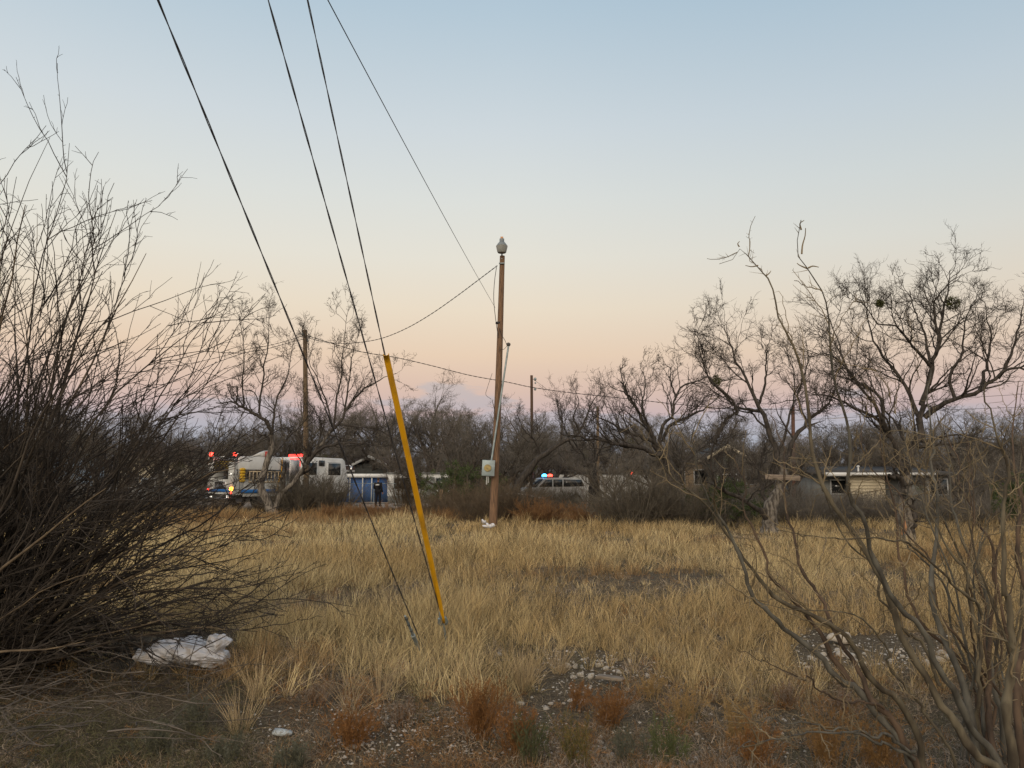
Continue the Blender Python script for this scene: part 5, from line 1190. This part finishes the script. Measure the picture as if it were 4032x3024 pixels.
# individual foreground tufts and weeds
def tuft(px, py, H, n, label, colA=(.48,.38,.23), colB=(.28,.205,.12), spread=.45, rad=.05, name="grass_tuft", cat="grass tuft"):
    p = gp(px, py); p[2] = float(gz(p[0], p[1])); a = rng.uniform(0, 6.28, n); rr = rad*np.sqrt(rng.random(n))
    S = np.stack([rr*np.cos(a), rr*np.sin(a), np.zeros(n)-.01], 1); sp = np.abs(rng.normal(size=n))*spread; D = np.stack([np.cos(a)*sp, np.sin(a)*sp, np.ones(n)], 1)
    V, Q, T, pv = ribbons(S, D, H*rng.uniform(.4, 1.1, n), np.full(n, .0034), 7, .16, .06, face=np.array([0, 1., 0]))
    c = lerp3(colA, colB, rng.random(n))*rng.uniform(.8, 1.1, (n, 1))
    o = link(name, npmesh(name, V, Q, T, MATS.setdefault("_tuft", mat_col("tuft_blades", .8, .2)), False, np.repeat(c, pv, axis=0))); o.location = tuple(p); tag(o, label, cat)
tuft(945, 2880, .36, 90, "grass tuft standing alone near the bottom edge, left of the plastic shard")
tuft(1380, 2830, .42, 40, "arching sparse grass tuft above the white gravel", spread=.9)
tuft(2060, 2710, .38, 170, "rounded grass tuft left of the pale limestone patch")
tuft(1850, 2760, .46, 80, "tall grass tuft just right of the guy anchor")
tuft(1500, 2775, .42, 60, "spiky grass tuft below the leftmost guy wire foot")
tuft(1010, 2760, .42, 70, "upright grass tuft right of the white plastic sheet")
tuft(2200, 2650, .36, 90, "leaning grass tuft touching the limestone patch")
tuft(1120, 2990, .16, 30, "small flattened grass clump below the plastic shard", spread=1.6)
def weed(px, py, H, n, label, cA, cB, name="weed", spread=.7, leafy=60):
    p = gp(px, py); p[2] = float(gz(p[0], p[1])); ph = rng.uniform(0, 6.28, n); tl = rng.uniform(.05, 1, n)*spread
    D = np.stack([np.cos(ph)*tl, np.sin(ph)*tl, np.ones(n)], 1); S = np.zeros((n, 3)); S[:, :2] = rng.normal(size=(n, 2))*.04
    P, Rr = grow(S, D, H*rng.uniform(.6, 1.1, n), np.full(n, .0022), 7, .12, .02, .5)
    P1, R1 = kids(P, Rr, 8, .15, 1, (20, 50), (.25, .5), .7, 5, .2, .04, .0011)
    k = n*leafy; ip = rng.integers(0, len(P1), k); it = rng.integers(0, 4, k); q = P1[ip, it]+(P1[ip, it+1]-P1[ip, it])*rng.random((k, 1))
    V, Q, T, pv = ribbons(q, rng.normal(size=(k, 3))+np.array([0, 0, .5]), rng.uniform(.012, .03, k), np.full(k, .0035), 3, 0, .3)
    col = np.repeat(lerp3(cA, cB, rng.random(k))*rng.uniform(.75, 1.15, (k, 1)), pv, axis=0)
    root = empty(name, p); g = Geo(); g.tubes(P, Rr, 4); g.tubes(P1, R1, 3)
    g.build("stem", MATS.setdefault("_ws%s" % (cA,), mat("weed_stem%.2f" % cA[0], tuple(v*.8 for v in cA), tuple(v*.5 for v in cA), 6)), root)
    link("leaves", npmesh("leaves", V, Q, T, MATS.setdefault("_tuft", mat_col("tuft_blades", .8, .2)), False, col), root); tag(root, label, "weed")
RU = ((.30,.145,.05), (.20,.10,.04)); GRN = ((.115,.125,.06), (.08,.09,.045)); GG = ((.16,.16,.12), (.10,.105,.07)); TN = ((.42,.29,.13), (.32,.2,.08))
weed(1390, 2950, .26, 44, "small russet weed left of the white gravel", *RU)
weed(1890, 2930, .36, 70, "large russet weed right of the white gravel", *RU)
weed(2030, 2990, .28, 50, "russet weed at the bottom edge below the large one", *RU)
weed(2390, 2850, .30, 46, "russet weed below the limestone patch", *RU)
weed(2270, 2780, .2, 20, "small russet-brown weed between the stone patches", *RU)
weed(2900, 2900, .32, 34, "tan branching dried weed left of the right-hand stems", *TN)
weed(2980, 3000, .3, 30, "orange-brown weed at the bottom edge near the stems", *RU)
weed(3250, 2990, .34, 40, "tall orange-brown weed below the crossing twigs", (.33,.19,.07), (.22,.12,.05))
weed(3480, 3020, .36, 40, "orange-brown weed at the foot of the right-hand stems", (.33,.19,.07), (.22,.12,.05))
weed(2700, 2830, .26, 26, "tan weed right of the limestone patch", *TN)
weed(2100, 3030, .28, 22, "upright green weed at the bottom centre", *GRN, spread=.25)
weed(2260, 3030, .30, 22, "green weed with russet tips beside the bottom stones", (.15,.14,.05), (.24,.14,.05), spread=.25)
weed(2640, 3010, .30, 26, "bright green feathery weed at the bottom, right of centre", (.13,.15,.06), (.09,.11,.045), spread=.35)
weed(2480, 3000, .2, 26, "grey-green weed between the two green weeds", *GG)
weed(1150, 3020, .16, 30, "dark olive weed at the bottom left of the gravel", *GG)
weed(760, 2860, .2, 34, "dark olive weed under the shrub twigs", *GG)
weed(620, 2960, .2, 30, "grey-green weed near the bottom left corner", *GG)
weed(900, 3000, .18, 30, "dull green weed below the lone grass tuft", *GG)
weed(1250, 2790, .17, 30, "pale grey dried weed in front of the grass edge", (.30,.25,.20), (.22,.18,.14))
weed(1600, 2870, .15, 24, "pale grey dried weed above the white gravel", (.30,.25,.20), (.22,.18,.14))
weed(3100, 2760, .17, 34, "greyish dried weed under the long crossing twig", (.30,.24,.19), (.22,.17,.13))
weed(3330, 2790, .17, 34, "greyish dried weed left of the twin leaning stems", (.30,.24,.19), (.22,.17,.13))
weed(2560, 2740, .2, 20, "thin brown dried weed right of the wood scrap", *TN)
# reddish broomweed clumps in the far grass
bw = proto_brush(260, .8, mat("broomweed", (.26,.14,.06), (.17,.09,.04), 3), 60, 1.0, 8, 3, "broomweed"); used_bw = False
for px, Y, s in ((2110, 30, 1.3), (2170, 31, 1.1), (2290, 30, 1.0), (2400, 29, .9), (1500, 33, 1.0), (1400, 34, .9), (1620, 33, .9), (1300, 34, .8), (1750, 31, .8), (2000, 31.5, .8)):
    o = bw if not used_bw else copy_tree(bw); used_bw = True; q = at(px, 1900, Y); o.location = (q[0], Y, float(gz(q[0], Y))); o.rotation_euler = (0, 0, random.uniform(0, 6)); o.scale = (s*1.4, s*1.4, s)
    tag(o, "low rust-brown weed clump at the far edge of the grass", "weed", "rust-brown weeds at the grass edge")
# shadowy understory: fallen grey branch by the lamp pole
g = Geo(); pts = [at(2140,1965,33), at(2060,1948,33.2), at(2000,1944,33.4), at(1950,1960,33.6)]; g.line(smoothline([p-pts[0] for p in pts], 12), np.linspace(.05,.02,12), 7); o = g.build("fallen_branch", M_bark, None, True); o.location = tuple(pts[0]); tag(o, "pale fallen branch caught in brush right of the lamp pole", "branch")
